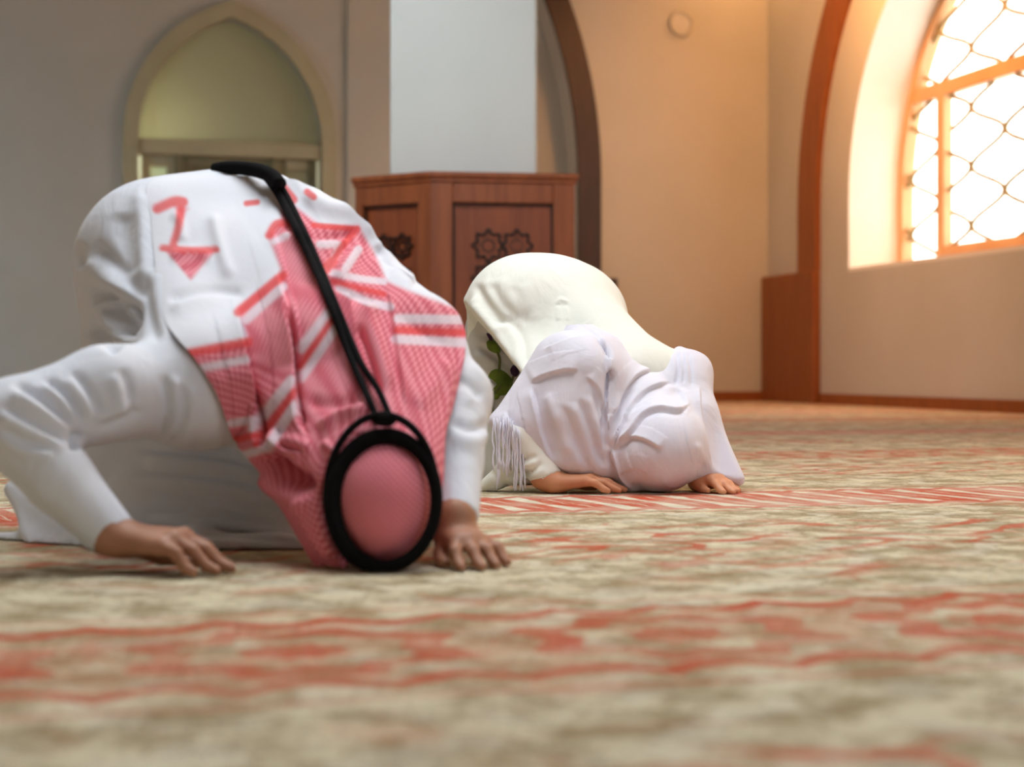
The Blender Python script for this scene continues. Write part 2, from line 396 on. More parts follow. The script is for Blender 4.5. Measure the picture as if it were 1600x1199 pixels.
for u in (xs[1], xs[2]):
    bm = bmesh.new(); wall_box(bm, wb, u - 0.035, u + 0.035, 0, DS - 0.12, -0.16, -0.02); bevel(bm, 0.008); mesh_bm('door_post', bm, M['olive'], door)
# round plaque high on the wall
bm = bmesh.new()
c = wb(1.0, 3.46, 0.02) if False else wb(0.86, 3.47, 0.02)
ring = [c + B * (0.105 * math.cos(t)) + np.array((0, 0, 0.105 * math.sin(t))) for t in np.linspace(0, 2 * math.pi, 28, endpoint=False)]
tube(bm, ring, 0.018, 8, True)
pl = tag(mesh_bm('round_plaque', bm, M['wall'], smooth=True), 'small faint round plaque high on the wall between arch and window', 'plaque')
bm = bmesh.new(); prism(bm, [c + (p - c) * 0.98 + A * 0.018 for p in ring], [c + (p - c) * 0.98 for p in ring]); mesh_bm('plaque_face', bm, M['ceiling'], pl)

# window wall with its arched opening
WC, WH, WR_, WS = 3.30, 1.665, 2.1, 1.70
SILL = 1.11
def sill_arch(h, R, base): return arch(WC, h, R, WS, base)
wall_right = poly_wall('wall_right', wr, [(-0.0, 0), (cA - BACK, 0), (cA - BACK, HALL), (-0.0, HALL)],
          [sill_arch(WH, WR_, SILL)], 0.55, M['wall'])
# reveal lining; its whiter colour stands in for sunlight
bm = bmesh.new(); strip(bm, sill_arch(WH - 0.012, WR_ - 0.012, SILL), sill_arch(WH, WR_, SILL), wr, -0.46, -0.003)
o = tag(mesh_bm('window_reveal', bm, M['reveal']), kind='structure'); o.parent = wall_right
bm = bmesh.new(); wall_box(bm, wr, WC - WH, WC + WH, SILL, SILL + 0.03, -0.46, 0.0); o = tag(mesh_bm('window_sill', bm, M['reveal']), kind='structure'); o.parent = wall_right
# raised plaster band and brown arch with dado blocks, coloured as if lit
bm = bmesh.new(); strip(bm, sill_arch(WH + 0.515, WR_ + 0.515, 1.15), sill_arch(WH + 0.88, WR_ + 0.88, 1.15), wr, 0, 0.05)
t3 = tag(mesh_bm('trim_3', bm, M['wood_lit']), kind='structure')
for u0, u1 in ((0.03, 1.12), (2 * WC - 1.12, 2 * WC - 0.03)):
    bm = bmesh.new(); wall_box(bm, wr, u0, u1, 0.0, 1.15, 0, 0.08); bevel(bm, 0.012); o = mesh_bm('dado_block', bm, M['wood_lit']); o.parent = t3
bm = bmesh.new(); wall_box(bm, wr, 1.15, 14.0, 0.0, 0.09, 0, 0.03); tag(mesh_bm('baseboard_right', bm, M['wood_lit']), kind='structure')
bm = bmesh.new(); wall_box(bm, wb, 0.05, 1.45, 0.0, 0.09, 0, 0.03); tag(mesh_bm('baseboard_back', bm, M['wood_lit']), kind='structure')
# window frame, mullions, panes and the wavy metal lattice
win = tag(empty('window_1'), 'tall arched window with wavy metal lattice glowing with daylight', kind='structure')
WO = -0.50
bm = bmesh.new(); strip(bm, sill_arch(WH - 0.085, WR_ - 0.085, SILL + 0.09), sill_arch(WH - 0.0, WR_ - 0.0, SILL + 0.0), wr, WO - 0.06, WO + 0.05)
wall_box(bm, wr, WC - WH, WC + WH, SILL, SILL + 0.09, WO - 0.06, WO + 0.05)
mesh_bm('window_frame', bm, M['winframe'], win)
TZ = 2.54
bm = bmesh.new(); wall_box(bm, wr, WC - WH + 0.12, WC + WH - 0.12, TZ - 0.06, TZ + 0.06, WO - 0.05, WO + 0.04); bevel(bm, 0.01); mesh_bm('transom', bm, M['winframe'], win)
for u in (2.31, 2 * WC - 2.31):
    bm = bmesh.new(); wall_box(bm, wr, u - 0.055, u + 0.055, SILL + 0.05, TZ - 0.05, WO - 0.05, WO + 0.04); bevel(bm, 0.01); mesh_bm('mullion', bm, M['winframe'], win)
bm = bmesh.new(); wall_box(bm, wr, 2.36, 2 * WC - 2.36, SILL + 0.05, SILL + 0.17, WO - 0.045, WO + 0.035); bevel(bm, 0.01); mesh_bm('casement_rail', bm, M['winframe'], win)
def arch_edge(z):       # half width of the opening at height z
    if z <= WS: return WH - 0.06
    return max(0.0, math.sqrt(max(0, WR_ ** 2 - (z - WS) ** 2)) - (WR_ - WH) - 0.06)
D, PZ = 0.47, 0.46
def lattice(name, u0, u1, z0, z1, clip=True):
    bm = bmesh.new(); k0 = int((u0 - 0) / D) - 1
    for k in range(k0, int(u1 / D) + 2):
        pts = []
        for z in np.arange(z0, z1, 0.03):
            u = 0.14 + k * D + (-1) ** k * D * 0.49 * math.cos(2 * math.pi * (z - 1.18) / (2 * PZ / 2))
            h = arch_edge(z) if clip else 9
            if u0 < u < u1 and abs(u - WC) < h: pts.append(wr(u, z, WO))
            else:
                if len(pts) > 2: tube(bm, pts, 0.019, 6)
                pts = []
        if len(pts) > 2: tube(bm, pts, 0.019, 6)
    return mesh_bm(name, bm, M['lattice'], win, True)
lattice('lattice', WC - WH, 2.27, SILL + 0.08, TZ - 0.05)
lattice('lattice', 2.36, 2 * WC - 2.36, SILL + 0.16, TZ - 0.05)
lattice('lattice', 2 * WC - 2.27, WC + WH, SILL + 0.08, TZ - 0.05)
lattice('lattice', WC - WH, WC + WH, TZ + 0.05, 3.9)
for u0, u1, z0 in ((WC - WH + 0.05, 2.27, SILL + 0.09), (2.36, 2 * WC - 2.36, SILL + 0.17), (2 * WC - 2.27, WC + WH - 0.05, SILL + 0.09)):
    bm = bmesh.new(); wall_box(bm, wr, u0, u1, z0, TZ - 0.05, WO - 0.025, WO - 0.02); mesh_bm('pane', bm, M['pane'], win)
bm = bmesh.new(); pts = [(u, z) for u, z in sill_arch(WH - 0.07, WR_ - 0.07, 1.2) if z > TZ + 0.02]
prism(bm, [wr(u, z, WO - 0.02) for u, z in pts], [wr(u, z, WO - 0.025) for u, z in pts]); mesh_bm('pane', bm, M['pane'], win)

# ------------------------------------------------------------------ column and its carved casing
bm = bmesh.new()
r_, cx_, cy_ = 0.433, -0.286, 9.86
sq = [(-r_, -r_), (r_, -r_ + 0.02), (r_, r_), (-r_, r_)]
prism(bm, [(cx_ + x, cy_ + y, 1.441) for x, y in sq], [(cx_ + x, cy_ + y, HALL - 0.002) for x, y in sq]); bevel(bm, 0.02, 3)
tag(mesh_bm('column', bm, M['column']), 'white painted column rising out of the carved wooden casing', 'column', kind='thing')
cas = tag(empty('column_casing', (-0.3, 9.8, 0)), 'carved brown wooden casing with recessed panels around the white column', 'casing', kind='thing')
K, R1, L1, R2, L2 = (np.array(p) for p in ((-0.471, 9.2), (0.366, 9.32), (-0.932, 9.5), (0.33, 10.45), (-0.87, 10.45)))
CT = 1.44
plan = [L1, K, R1, R2, L2]; cen = sum(plan) / 5
def off(ps, d):
    return [c + (c - cen) / np.linalg.norm(c - cen) * d for c in ps]
def P3(p, z): return (p[0], p[1], z)
bm = bmesh.new(); ins = off(plan, -0.045); prism(bm, [P3(p, 0.0) for p in ins], [P3(p, CT - 0.03) for p in ins]); adopt(mesh_bm('casing_body', bm, M['wood_panel']), cas)
bm = bmesh.new(); cap = off(plan, 0.028); prism(bm, [P3(p, CT - 0.035) for p in cap], [P3(p, CT) for p in cap]); bevel(bm, 0.01); adopt(mesh_bm('casing_top', bm, M['wood']), cas)
bm = bmesh.new(); cap = off(plan, 0.012); prism(bm, [P3(p, CT - 0.06) for p in cap], [P3(p, CT - 0.035) for p in cap]); bevel(bm, 0.006); adopt(mesh_bm('cornice', bm, M['wood']), cas)
bm = bmesh.new(); cap = off(plan, 0.03); prism(bm, [P3(p, 0) for p in cap], [P3(p, 0.12) for p in cap]); bevel(bm, 0.01); adopt(mesh_bm('base_moulding', bm, M['wood']), cas)
def star(bm, c, ex, n, R, w, depth, lobes=8):
    """carved ring with lobes, raised from the panel"""
    ez = np.array((0, 0, 1.0)); N = 64
    ro = [R * (1 + 0.13 * math.cos(lobes * t)) for t in np.linspace(0, 2 * math.pi, N, endpoint=False)]
    L = []
    for i in range(N):
        t = 2 * math.pi * i / N; d = ex * math.cos(t) + ez * math.sin(t)
        L.append([bm.verts.new(tuple(c + d * rr + n * h)) for rr, h in ((ro[i] - w, 0), (ro[i], 0), (ro[i] - w * 0.25, depth), (ro[i] - w * 0.75, depth))])
    for i in range(N):
        j = (i + 1) % N
        for k in range(4): bm.faces.new((L[i][k], L[i][(k + 1) % 4], L[j][(k + 1) % 4], L[j][k]))
def casing_face(P0, P1, st0, st1):
    d = np.array((*(P1 - P0), 0.0)); Ln = np.linalg.norm(d); ex = d / Ln
    n = np.array((ex[1], -ex[0], 0.0))
    if n @ np.array((0, -1, 0)) < 0: n = -n
    o3 = np.array((*P0, 0.0))
    def fn(u, z, out): return o3 + ex * u + np.array((0, 0, z)) + n * (out - 0.03)
    zt, zb = CT - 0.175, 0.28
    for u0, u1 in ((0.0, st0), (Ln - st1, Ln)):
        bm = bmesh.new(); wall_box(bm, fn, u0, u1, 0.1, CT - 0.04, -0.03, 0.03); bevel(bm, 0.006); adopt(mesh_bm('stile', bm, M['wood']), cas)
    for z0, z1 in ((zt, CT - 0.04), (0.1, zb)):
        bm = bmesh.new(); wall_box(bm, fn, st0, Ln - st1, z0, z1, -0.03, 0.027); bevel(bm, 0.006); adopt(mesh_bm('rail', bm, M['wood']), cas)
    # bolection moulding round the recess, and a raised field
    m = 0.014
    bm = bmesh.new()
    for (u0, u1, z0, z1) in ((st0, st0 + m, zb, zt), (Ln - st1 - m, Ln - st1, zb, zt), (st0 + m, Ln - st1 - m, zt - m, zt), (st0 + m, Ln - st1 - m, zb, zb + m)):
        wall_box(bm, fn, u0, u1, z0, z1, -0.03, 0.008)
    adopt(mesh_bm('panel_moulding', bm, M['wood_carved']), cas)
    w = Ln - st0 - st1; uc = st0 + w / 2
    g = min(0.082, w * 0.16)
    bm = bmesh.new()
    for zr in np.arange(zt - 0.245, zb + 0.1, -0.19):
        for sgn in (-1, 1):
            c = fn(uc + sgn * g * 1.02, zr, -0.012)
            star(bm, c, ex, n, g * 1.12, 0.026, 0.022); star(bm, c, ex, n, g * 0.5, 0.012, 0.012)
    adopt(mesh_bm('carved_rosettes', bm, M['wood_carved']), cas)
casing_face(K, R1, 0.13, 0.125)
casing_face(L1, K, 0.05, 0.09)

# ------------------------------------------------------------------ sculpting tools: distance fields and surface nets
def P(px, py, Y): return np.array(((px - 800) / F * Y, Y, CAMZ + (HOR - py) / F * Y))
def proj(V):
    Y = V[:, 1]; return 800 + V[:, 0] / Y * F, HOR - (V[:, 2] - CAMZ) / Y * F
class Field:
    def __init__(s, lo, hi, vox):
        s.lo = np.array(lo, np.float32); s.vox = vox
        s.n = np.ceil((np.array(hi) - s.lo) / vox).astype(int) + 1
        s.a = np.full(tuple(s.n), 0.5, np.float32)
    def box(s, lo, hi):
        i0 = np.clip(np.floor((np.array(lo) - s.lo) / s.vox).astype(int), 0, s.n); i1 = np.clip(np.ceil((np.array(hi) - s.lo) / s.vox).astype(int) + 1, 0, s.n)
        g = [(s.lo[k] + s.vox * np.arange(i0[k], i1[k], dtype=np.float32)) for k in range(3)]
        return tuple(slice(i0[k], i1[k]) for k in range(3)), g[0][:, None, None], g[1][None, :, None], g[2][None, None, :]
    def merge(s, sl, d, k):
        a = s.a[sl]
        if a.size == 0: return
        if k > 0:
            h = np.maximum(k - np.abs(a - d), 0) / k; s.a[sl] = np.minimum(a, d) - h * h * k * 0.25
        else: s.a[sl] = np.minimum(a, d)
    def cone(s, a, b, r1, r2, k=0.03, cap=False, sq=None):
        """round cone a->b; cap: flat end at b; sq=(axis, factor): flattened along axis"""
        a = np.asarray(a, np.float32); b = np.asarray(b, np.float32); R = max(r1, r2) + max(k, 0.02) * 1.5 + 2 * s.vox
        sl, X, Y, Z = s.box(np.minimum(a, b) - R, np.maximum(a, b) + R)
        ab = b - a; L2 = float(ab @ ab) + 1e-9
        px, py, pz = X - a[0], Y - a[1], Z - a[2]
        tt = (px * ab[0] + py * ab[1] + pz * ab[2]) / L2; t = np.clip(tt, 0, 1)
        qx, qy, qz = px - t * ab[0], py - t * ab[1], pz - t * ab[2]
        d2 = qx * qx + qy * qy + qz * qz
        if sq is not None:
            ax = np.asarray(sq[0], np.float32); ax = ax / np.linalg.norm(ax); f = sq[1]
            c = qx * ax[0] + qy * ax[1] + qz * ax[2]; d2 = d2 + c * c * (f * f - 1)
        d = np.sqrt(d2) - (r1 + (r2 - r1) * t)
        if cap: d = np.maximum(d, (tt - 1) * math.sqrt(L2))
        s.merge(sl, d.astype(np.float32), k)
    def groove(s, a, b, r, k=0.012):
        """soft groove pressed in along a->b"""
        g = Field.__new__(Field); g.lo, g.vox, g.n = s.lo, s.vox, s.n; g.a = np.full(s.a.shape, 0.5, np.float32); g.cone(a, b, r, r, 0)
        d = -g.a; h = np.maximum(k - np.abs(s.a - d), 0) / k; s.a = np.maximum(s.a, d) + h * h * k * 0.25
    def ball(s, c, rad, k=0.03, axes=None):
        c = np.asarray(c, np.float32); rad = np.asarray(rad if hasattr(rad, '__len__') else (rad,) * 3, np.float32)
        R = float(rad.max()) + max(k, 0.02) * 1.5 + 2 * s.vox
        sl, X, Y, Z = s.box(c - R, c + R); q = (X - c[0], Y - c[1], Z - c[2])
        ax = np.eye(3) if axes is None else np.asarray(axes, float)
        u = [(q[0] * ax[i][0] + q[1] * ax[i][1] + q[2] * ax[i][2]) for i in range(3)]
        k0 = np.sqrt(sum((u[i] / rad[i]) ** 2 for i in range(3))); k1 = np.sqrt(sum((u[i] / rad[i] ** 2) ** 2 for i in range(3))) + 1e-6
        s.merge(sl, (k0 * (k0 - 1) / k1).astype(np.float32), k)
    def tri(s, a, b, c, r, k=0.03):
        """rounded triangular sheet"""
        a, b, c = (np.asarray(q, np.float32) for q in (a, b, c)); R = r + max(k, 0.02) * 1.5 + 2 * s.vox
        st = np.stack([a, b, c]); sl, X, Y, Z = s.box(st.min(0) - R, st.max(0) + R)
        sh = np.broadcast_shapes(X.shape, Y.shape, Z.shape); p = np.stack([np.broadcast_to(q, sh) for q in (X, Y, Z)], -1)
        n = np.cross(b - a, c - a); n /= np.linalg.norm(n) + 1e-9; best = None; ins = np.ones(sh, bool)
        for u, v in ((a, b), (b, c), (c, a)):
            e = v - u; q = p - u; t = np.clip((q @ e) / (e @ e), 0, 1); d2 = np.sum((q - t[..., None] * e) ** 2, -1); best = d2 if best is None else np.minimum(best, d2)
            ins &= (q @ np.cross(n, e)) > 0
        d = np.where(ins, np.abs((p - a) @ n), np.sqrt(best)) - r
        s.merge(sl, d.astype(np.float32), k)
    def floor(s, z=0.002):
        Zc = s.lo[2] + s.vox * np.arange(s.n[2], dtype=np.float32); s.a = np.maximum(s.a, (z - Zc)[None, None, :])
    def sample(s, p):
        q = np.clip((p - s.lo) / s.vox, 0, np.array(s.n) - 1.001); i = q.astype(int); f = q - i; r = 0
        for dx in (0, 1):
            for dy in (0, 1):
                for dz in (0, 1):
                    w = np.where(dx, f[:, 0], 1 - f[:, 0]) * np.where(dy, f[:, 1], 1 - f[:, 1]) * np.where(dz, f[:, 2], 1 - f[:, 2])
                    r = r + w * s.a[i[:, 0] + dx, i[:, 1] + dy, i[:, 2] + dz]
        return r
    def grad(s, p):
        e = s.vox; G = np.stack([s.sample(p + np.eye(3)[k] * e) - s.sample(p - np.eye(3)[k] * e) for k in range(3)], 1)
        return G / (np.linalg.norm(G, axis=1, keepdims=True) + 1e-9)
    def nets(s):
        a = s.a; neg = a < 0
        c = np.zeros(tuple(np.array(a.shape) - 1), np.uint8)
        for dx in (0, 1):
            for dy in (0, 1):
                for dz in (0, 1): c += neg[dx:a.shape[0] - 1 + dx, dy:a.shape[1] - 1 + dy, dz:a.shape[2] - 1 + dz]
        act = np.argwhere((c > 0) & (c < 8)); idx = np.full(c.shape, -1, np.int32); idx[tuple(act.T)] = np.arange(len(act))
        corner = [(x, y, z) for x in (0, 1) for y in (0, 1) for z in (0, 1)]
        val = {k: a[act[:, 0] + k[0], act[:, 1] + k[1], act[:, 2] + k[2]] for k in corner}
        acc = np.zeros((len(act), 3), np.float32); cnt = np.zeros(len(act), np.float32)
        for k in corner:
            for ax in range(3):
                if k[ax]: continue
                k2 = list(k); k2[ax] = 1; k2 = tuple(k2); v0, v1 = val[k], val[k2]
                cr = (v0 < 0) != (v1 < 0); t = np.where(cr, v0 / np.where(cr, v0 - v1, 1), 0)
                p = np.tile(np.array(k, np.float32), (len(act), 1)); p[:, ax] += t
                acc += p * cr[:, None]; cnt += cr
        V = s.lo + s.vox * (act + acc / cnt[:, None]); Q = []
        for ax in range(3):
            o1, o2 = [(1, 2), (2, 0), (0, 1)][ax]
            sl0 = [slice(1, -1)] * 3; sl0[ax] = slice(0, -1); sl1 = [slice(1, -1)] * 3; sl1[ax] = slice(1, None)
            n0, n1 = neg[tuple(sl0)], neg[tuple(sl1)]
            e = np.argwhere(n0 != n1); flip = n0[tuple(e.T)]
            base = e.copy(); base[:, o1] += 1; base[:, o2] += 1
            def cell(d1, d2):
                q = base.copy(); q[:, o1] -= d1; q[:, o2] -= d2; return idx[tuple(q.T)]
            q4 = np.stack([cell(1, 1), cell(0, 1), cell(0, 0), cell(1, 0)], 1)
            q4[~flip] = q4[~flip][:, ::-1]; Q.append(q4)
        return V.astype(np.float64), np.concatenate(Q)
def vnormals(V, Q):
    n = np.cross(V[Q[:, 2]] - V[Q[:, 0]], V[Q[:, 3]] - V[Q[:, 1]]); N = np.zeros_like(V)
    for k in range(4):
        for c in range(3): N[:, c] += np.bincount(Q[:, k], n[:, c], len(V))
    return N / (np.linalg.norm(N, axis=1, keepdims=True) + 1e-12)
def relax(V, Q, it=4, lam=0.5, mu=-0.52, zfix=True):
    e = np.concatenate([Q[:, [0, 1]], Q[:, [1, 2]], Q[:, [2, 3]], Q[:, [3, 0]]]); e = np.concatenate([e, e[:, ::-1]])
    deg = np.bincount(e[:, 0], minlength=len(V))[:, None] + 1e-9
    for i in range(it):
        for l in (lam, mu):
            av = np.stack([np.bincount(e[:, 0], V[e[:, 1], c], len(V)) for c in range(3)], 1) / deg
            V = V + l * (av - V)
    return V
def seg_dist(x, y, poly):
    """distance to a polyline, signed side, and arc fraction (0..1), all in px"""
    poly = np.asarray(poly, float); L = np.r_[0, np.cumsum(np.linalg.norm(np.diff(poly, axis=0), axis=1))]
    best = np.full(x.shape, 1e9); side = np.zeros(x.shape); fr = np.zeros(x.shape)
    for i in range(len(poly) - 1):
        a, b = poly[i], poly[i + 1]; ab = b - a; l2 = ab @ ab + 1e-9
        t = np.clip(((x - a[0]) * ab[0] + (y - a[1]) * ab[1]) / l2, 0, 1)
        dx, dy = x - a[0] - t * ab[0], y - a[1] - t * ab[1]; d = np.hypot(dx, dy); m = d < best
        best = np.where(m, d, best); side = np.where(m, np.sign(ab[0] * dy - ab[1] * dx), side); fr = np.where(m, (L[i] + t * math.sqrt(l2)) / L[-1], fr)
    return best, side, fr
def smooth_poly(poly, n=6):
    p = np.asarray(poly, float)
    if len(p) < 3: return p
    q = np.vstack([2 * p[0] - p[1], p, 2 * p[-1] - p[-2]]); out = []
    for i in range(len(p) - 1):
        for t in np.linspace(0, 1, n, endpoint=False):
            a, b, c, d = q[i:i + 4]
            out.append(0.5 * (2 * b + (c - a) * t + (2 * a - 5 * b + 4 * c - d) * t * t + (3 * b - a - 3 * c + d) * t ** 3))
    return np.array(out + [p[-1]])
def folds(V, N, items, ymin=None):
    """cloth folds: items = (pixel polyline, width px, height m, kind); kind 'r' ridge, 'v' valley, 'c' crease with a lip on its left side (+1) or right (-1)"""
    x, y = proj(V); view = np.array((0, 0, CAMZ)) - V; view /= np.linalg.norm(view, axis=1, keepdims=True)
    face = np.clip((np.sum(N * view, 1) + 0.05) / 0.25, 0, 1); D_ = np.zeros(len(V))
    for poly, w, h, kind in items:
        d, sd, fr = seg_dist(x, y, smooth_poly(poly)); tp = np.clip(np.minimum(fr, 1 - fr) / 0.16, 0, 1); tp = tp * tp * (3 - 2 * tp)
        if kind == 'r': f = np.exp(-(d / w) ** 2)
        elif kind == 'v': f = -np.exp(-(d / w) ** 2)
        elif kind[0] == 's':                                  # one layer of cloth lying over the next: a step that fades away from the edge
            sg = d * sd * (1 if kind == 's+' else -1); f = np.where(sg > 0, np.exp(-sg / (3.2 * w)), -0.7 * np.exp(sg / (2.0 * w))) * np.tanh(np.abs(sg) / 1.2)
        else:
            sg = d * sd * (1 if kind == 'c+' else -1)
            f = -np.exp(-(sg / w) ** 2) + 0.75 * np.exp(-((sg - 2.0 * w) / (1.5 * w)) ** 2)
        D_ += h * f * tp * (d < 6 * w)
    return V + N * (D_ * face)[:, None]
def hand(f, wrist, fwd, right, size=1.0, spread=0.0, lift=0.0, arm=None):
    """palm-down hand on the floor; fwd = finger direction; right hand has its thumb to the left of fwd"""
    fw = np.array((fwd[0], fwd[1], 0.0)); fw /= np.linalg.norm(fw); lf = np.array((-fw[1], fw[0], 0.0)) * (1 if right else -1)
    w0 = np.array((wrist[0], wrist[1], 0.0)); S = size
    def L(x, y, z): return w0 + fw * (x * S) + lf * (y * S) + np.array((0, 0, z * S))
    wz = wrist[2] / S
    ys = (0.031, 0.010, -0.011, -0.031); kn = (0.088, 0.094, 0.088, 0.078); ln = (0.072, 0.080, 0.073, 0.057)
    for i in range(4):
        k0 = L(kn[i], ys[i], 0.030 + lift * (0.6 if i == 3 else 1)); f.cone(L(0.0, ys[i] * 0.55, wz), k0, 0.019, 0.0135, 0.016)
        yy = ys[i] + spread * (1.5 - i) * 0.010
        a = L(kn[i] + ln[i] * 0.47, yy, 0.026 + lift * 0.5); b = L(kn[i] + ln[i] * 0.78, yy * 1.05, 0.0145); c = L(kn[i] + ln[i], yy * 1.08, 0.0095)
        f.cone(k0, a, 0.0115, 0.0098, 0.006); f.cone(a, b, 0.0098, 0.0088, 0.004); f.cone(b, c, 0.0088, 0.0074, 0.004)
        f.ball(k0 + np.array((0, 0, 0.003)), 0.0115, 0.006)
    f.cone(L(0.012, 0.018, wz * 0.8), L(0.045, 0.044, 0.020), 0.018, 0.0125, 0.014)
    f.cone(L(0.045, 0.044, 0.020), L(0.074, 0.056, 0.013), 0.0115, 0.0098, 0.006); f.cone(L(0.074, 0.056, 0.013), L(0.098, 0.060, 0.0105), 0.0098, 0.0082, 0.004)
    if arm is not None:
        f.cone(np.array(wrist, float), arm, 0.025 * S, 0.036 * S, 0.02)

# ------------------------------------------------------------------ the man in the red checked scarf
man = tag(empty('person', (-0.45, 2.8, 0)), 'man in white thobe and red checked scarf bowing with head on carpet', 'person')
def add(f, pts, k=0.04, **kw):
    """chain of round cones; pts = (px, py, Y, r)"""
    for (a, b) in zip(pts[:-1], pts[1:]):
        f.cone(P(*a[:3]), P(*b[:3]), a[3], b[3], k, **kw)
robe = Field((-1.02, 2.28, -0.01), (0.02, 3.45, 0.76), 0.006)
add(robe, [(250, 404, 3.03, .146), (385, 385, 3.17, .150)], .05)
add(robe, [(385, 388, 3.17, .145), (640, 548, 2.88, .088)], .05)
add(robe, [(320, 400, 3.08, .145), (475, 570, 2.80, .12)], .05)
add(robe, [(250, 412, 3.03, .140), (308, 602, 2.66, .10)], .05)
add(robe, [(308, 602, 2.66, .09), (470, 590, 2.76, .12), (640, 548, 2.88, .085)], .05)
add(robe, [(320, 480, 2.97, .16), (470, 640, 2.76, .11)], .05)
add(robe, [(240, 432, 3.03, .134), (236, 800, 2.98, .125)], .04)
add(robe, [(385, 420, 3.15, .14), (400, 790, 3.03, .13)], .04)
add(robe, [(300, 430, 3.08, .14), (310, 800, 2.95, .14)], .04)
add(robe, [(290, 745, 2.90, .10), (440, 765, 2.88, .09)], .04)
add(robe, [(150, 858, 2.74, .022), (300, 858, 2.735, .028), (480, 856, 2.74, .022)], .05)
add(robe, [(230, 790, 2.86, .07), (440, 800, 2.84, .06)], .05)
add(robe, [(130, 640, 3.05, .07), (120, 790, 2.97, .05)], .04)
add(robe, [(70, 850, 2.86, .022), (-60, 843, 2.92, .012)], .03)
robe.tri(P(22, 766, 2.95), P(48, 850, 2.83), P(160, 862, 2.76), .010, .02); robe.tri(P(22, 766, 2.95), P(150, 720, 3.0), P(160, 862, 2.76), .012, .03)
add(robe, [(310, 860, 3.35, .03), (180, 790, 3.3, .09), (330, 790, 3.4, .09)], .05)        # lower legs behind
armF = Field((-1.02, 2.28, -0.01), (0.02, 3.0, 0.6), 0.006)
add(armF, [(312, 602, 2.65, .084), (165, 615, 2.53, .071), (22, 662, 2.44, .067)], .03)
add(armF, [(22, 662, 2.44, .067), (92, 748, 2.43, .052)], .02)
armF.cone(P(92, 748, 2.43), P(179, 840, 2.42), .052, .037, .01, cap=True)
add(armF, [(640, 550, 2.88, .085), (706, 622, 2.80, .068)], .03)
add(armF, [(706, 622, 2.80, .068), (712, 720, 2.66, .046)], .02)
armF.cone(P(712, 720, 2.66), P(713, 812, 2.55), .046, .036, .01, cap=True)
n_ = armF.n
sub = robe.a[:n_[0], :n_[1], :n_[2]]; h = np.maximum(.035 - np.abs(sub - armF.a), 0) / .035
robe.a[:n_[0], :n_[1], :n_[2]] = np.minimum(sub, armF.a) - h * h * .035 * .25
robe.floor()
V, Q = robe.nets(); V = relax(V, Q, 3); N = vnormals(V, Q)
MF = [([(20, 598), (70, 628), (118, 668)], 7, .011, 'c+'), ([(68, 590), (105, 620), (132, 662)], 6, .010, 'c+'), ([(112, 580), (140, 615), (158, 650)], 7, .008, 'c+'),
      ([(188, 575), (200, 605), (206, 650)], 8, .006, 'c+'), ([(125, 672), (118, 690), (122, 702)], 8, .016, 'v'), ([(0, 632), (55, 662), (110, 690)], 7, .008, 'c+'),
      ([(0, 668), (40, 690), (90, 700)], 7, .006, 'c+'), ([(258, 585), (263, 640), (252, 690)], 6, .010, 'c-'), ([(285, 600), (285, 650), (268, 695)], 7, .008, 'c-'),
      ([(225, 640), (190, 655), (150, 668)], 7, .006, 'c+'),
      ([(140, 455), (175, 462), (208, 480), (205, 520)], 9, .024, 'v'), ([(165, 470), (190, 500), (190, 530)], 14, .030, 'v'), ([(140, 508), (165, 530), (188, 548)], 8, .018, 'v'),
      ([(148, 470), (165, 500), (185, 535)], 5, .012, 'r'), ([(140, 385), (170, 405), (205, 445), (225, 470)], 13, .012, 'c+'), ([(190, 330), (196, 380), (205, 430)], 16, .008, 'v'),
      ([(215, 290), (222, 360), (226, 450)], 10, .006, 'r'), ([(130, 380), (122, 400), (130, 420)], 8, .010, 'v'), ([(225, 420), (232, 480), (248, 540)], 9, .007, 'c-'),
      ([(205, 700), (330, 712), (470, 745)], 6, .006, 'c+'), ([(205, 735), (330, 745), (470, 775)], 6, .006, 'c+'), ([(210, 768), (340, 778), (470, 802)], 6, .006, 'c+'),
      ([(215, 800), (340, 808), (470, 826)], 6, .006, 'c+'), ([(225, 828), (340, 836), (470, 848)], 5, .006, 'c+'), ([(705, 660), (735, 672), (765, 662)], 8, .008, 'c+'), ([(700, 590), (730, 600), (752, 625)], 8, .006, 'c+')]
V2 = folds(V, N, MF)
def in_poly(x, y, poly):
    ins = np.zeros(x.shape, bool); n = len(poly)
    for i in range(n):
        (x0, y0), (x1, y1) = poly[i], poly[(i + 1) % n]
        ins ^= ((y0 > y) != (y1 > y)) & (x < (x1 - x0) * (y - y0) / (y1 - y0 + 1e-9) + x0)
    return ins
x, y = proj(V2); under = in_poly(x, y, [(330, 575), (385, 495), (440, 360), (500, 350), (590, 400), (700, 525), (690, 640), (600, 680), (500, 700), (420, 690)]) & (N[:, 1] < 0.2)
V2 = V2 - N * (under * 0.022)[:, None]
under2 = in_poly(x, y, [(262, 320), (300, 318), (420, 330), (440, 360), (385, 495), (330, 560), (285, 500)]) & ~under & (N[:, 1] < 0.5)
V2 = V2 - N * (under2 * 0.013)[:, None]   # the cloth underneath lies flat below the scarf
V2[:, 2] = np.maximum(V2[:, 2], 0.003)
o = mesh_np('thobe', V2, Q, M['thobe']); adopt(o, man); o['label'] = 'white thobe with long cuffed sleeves'

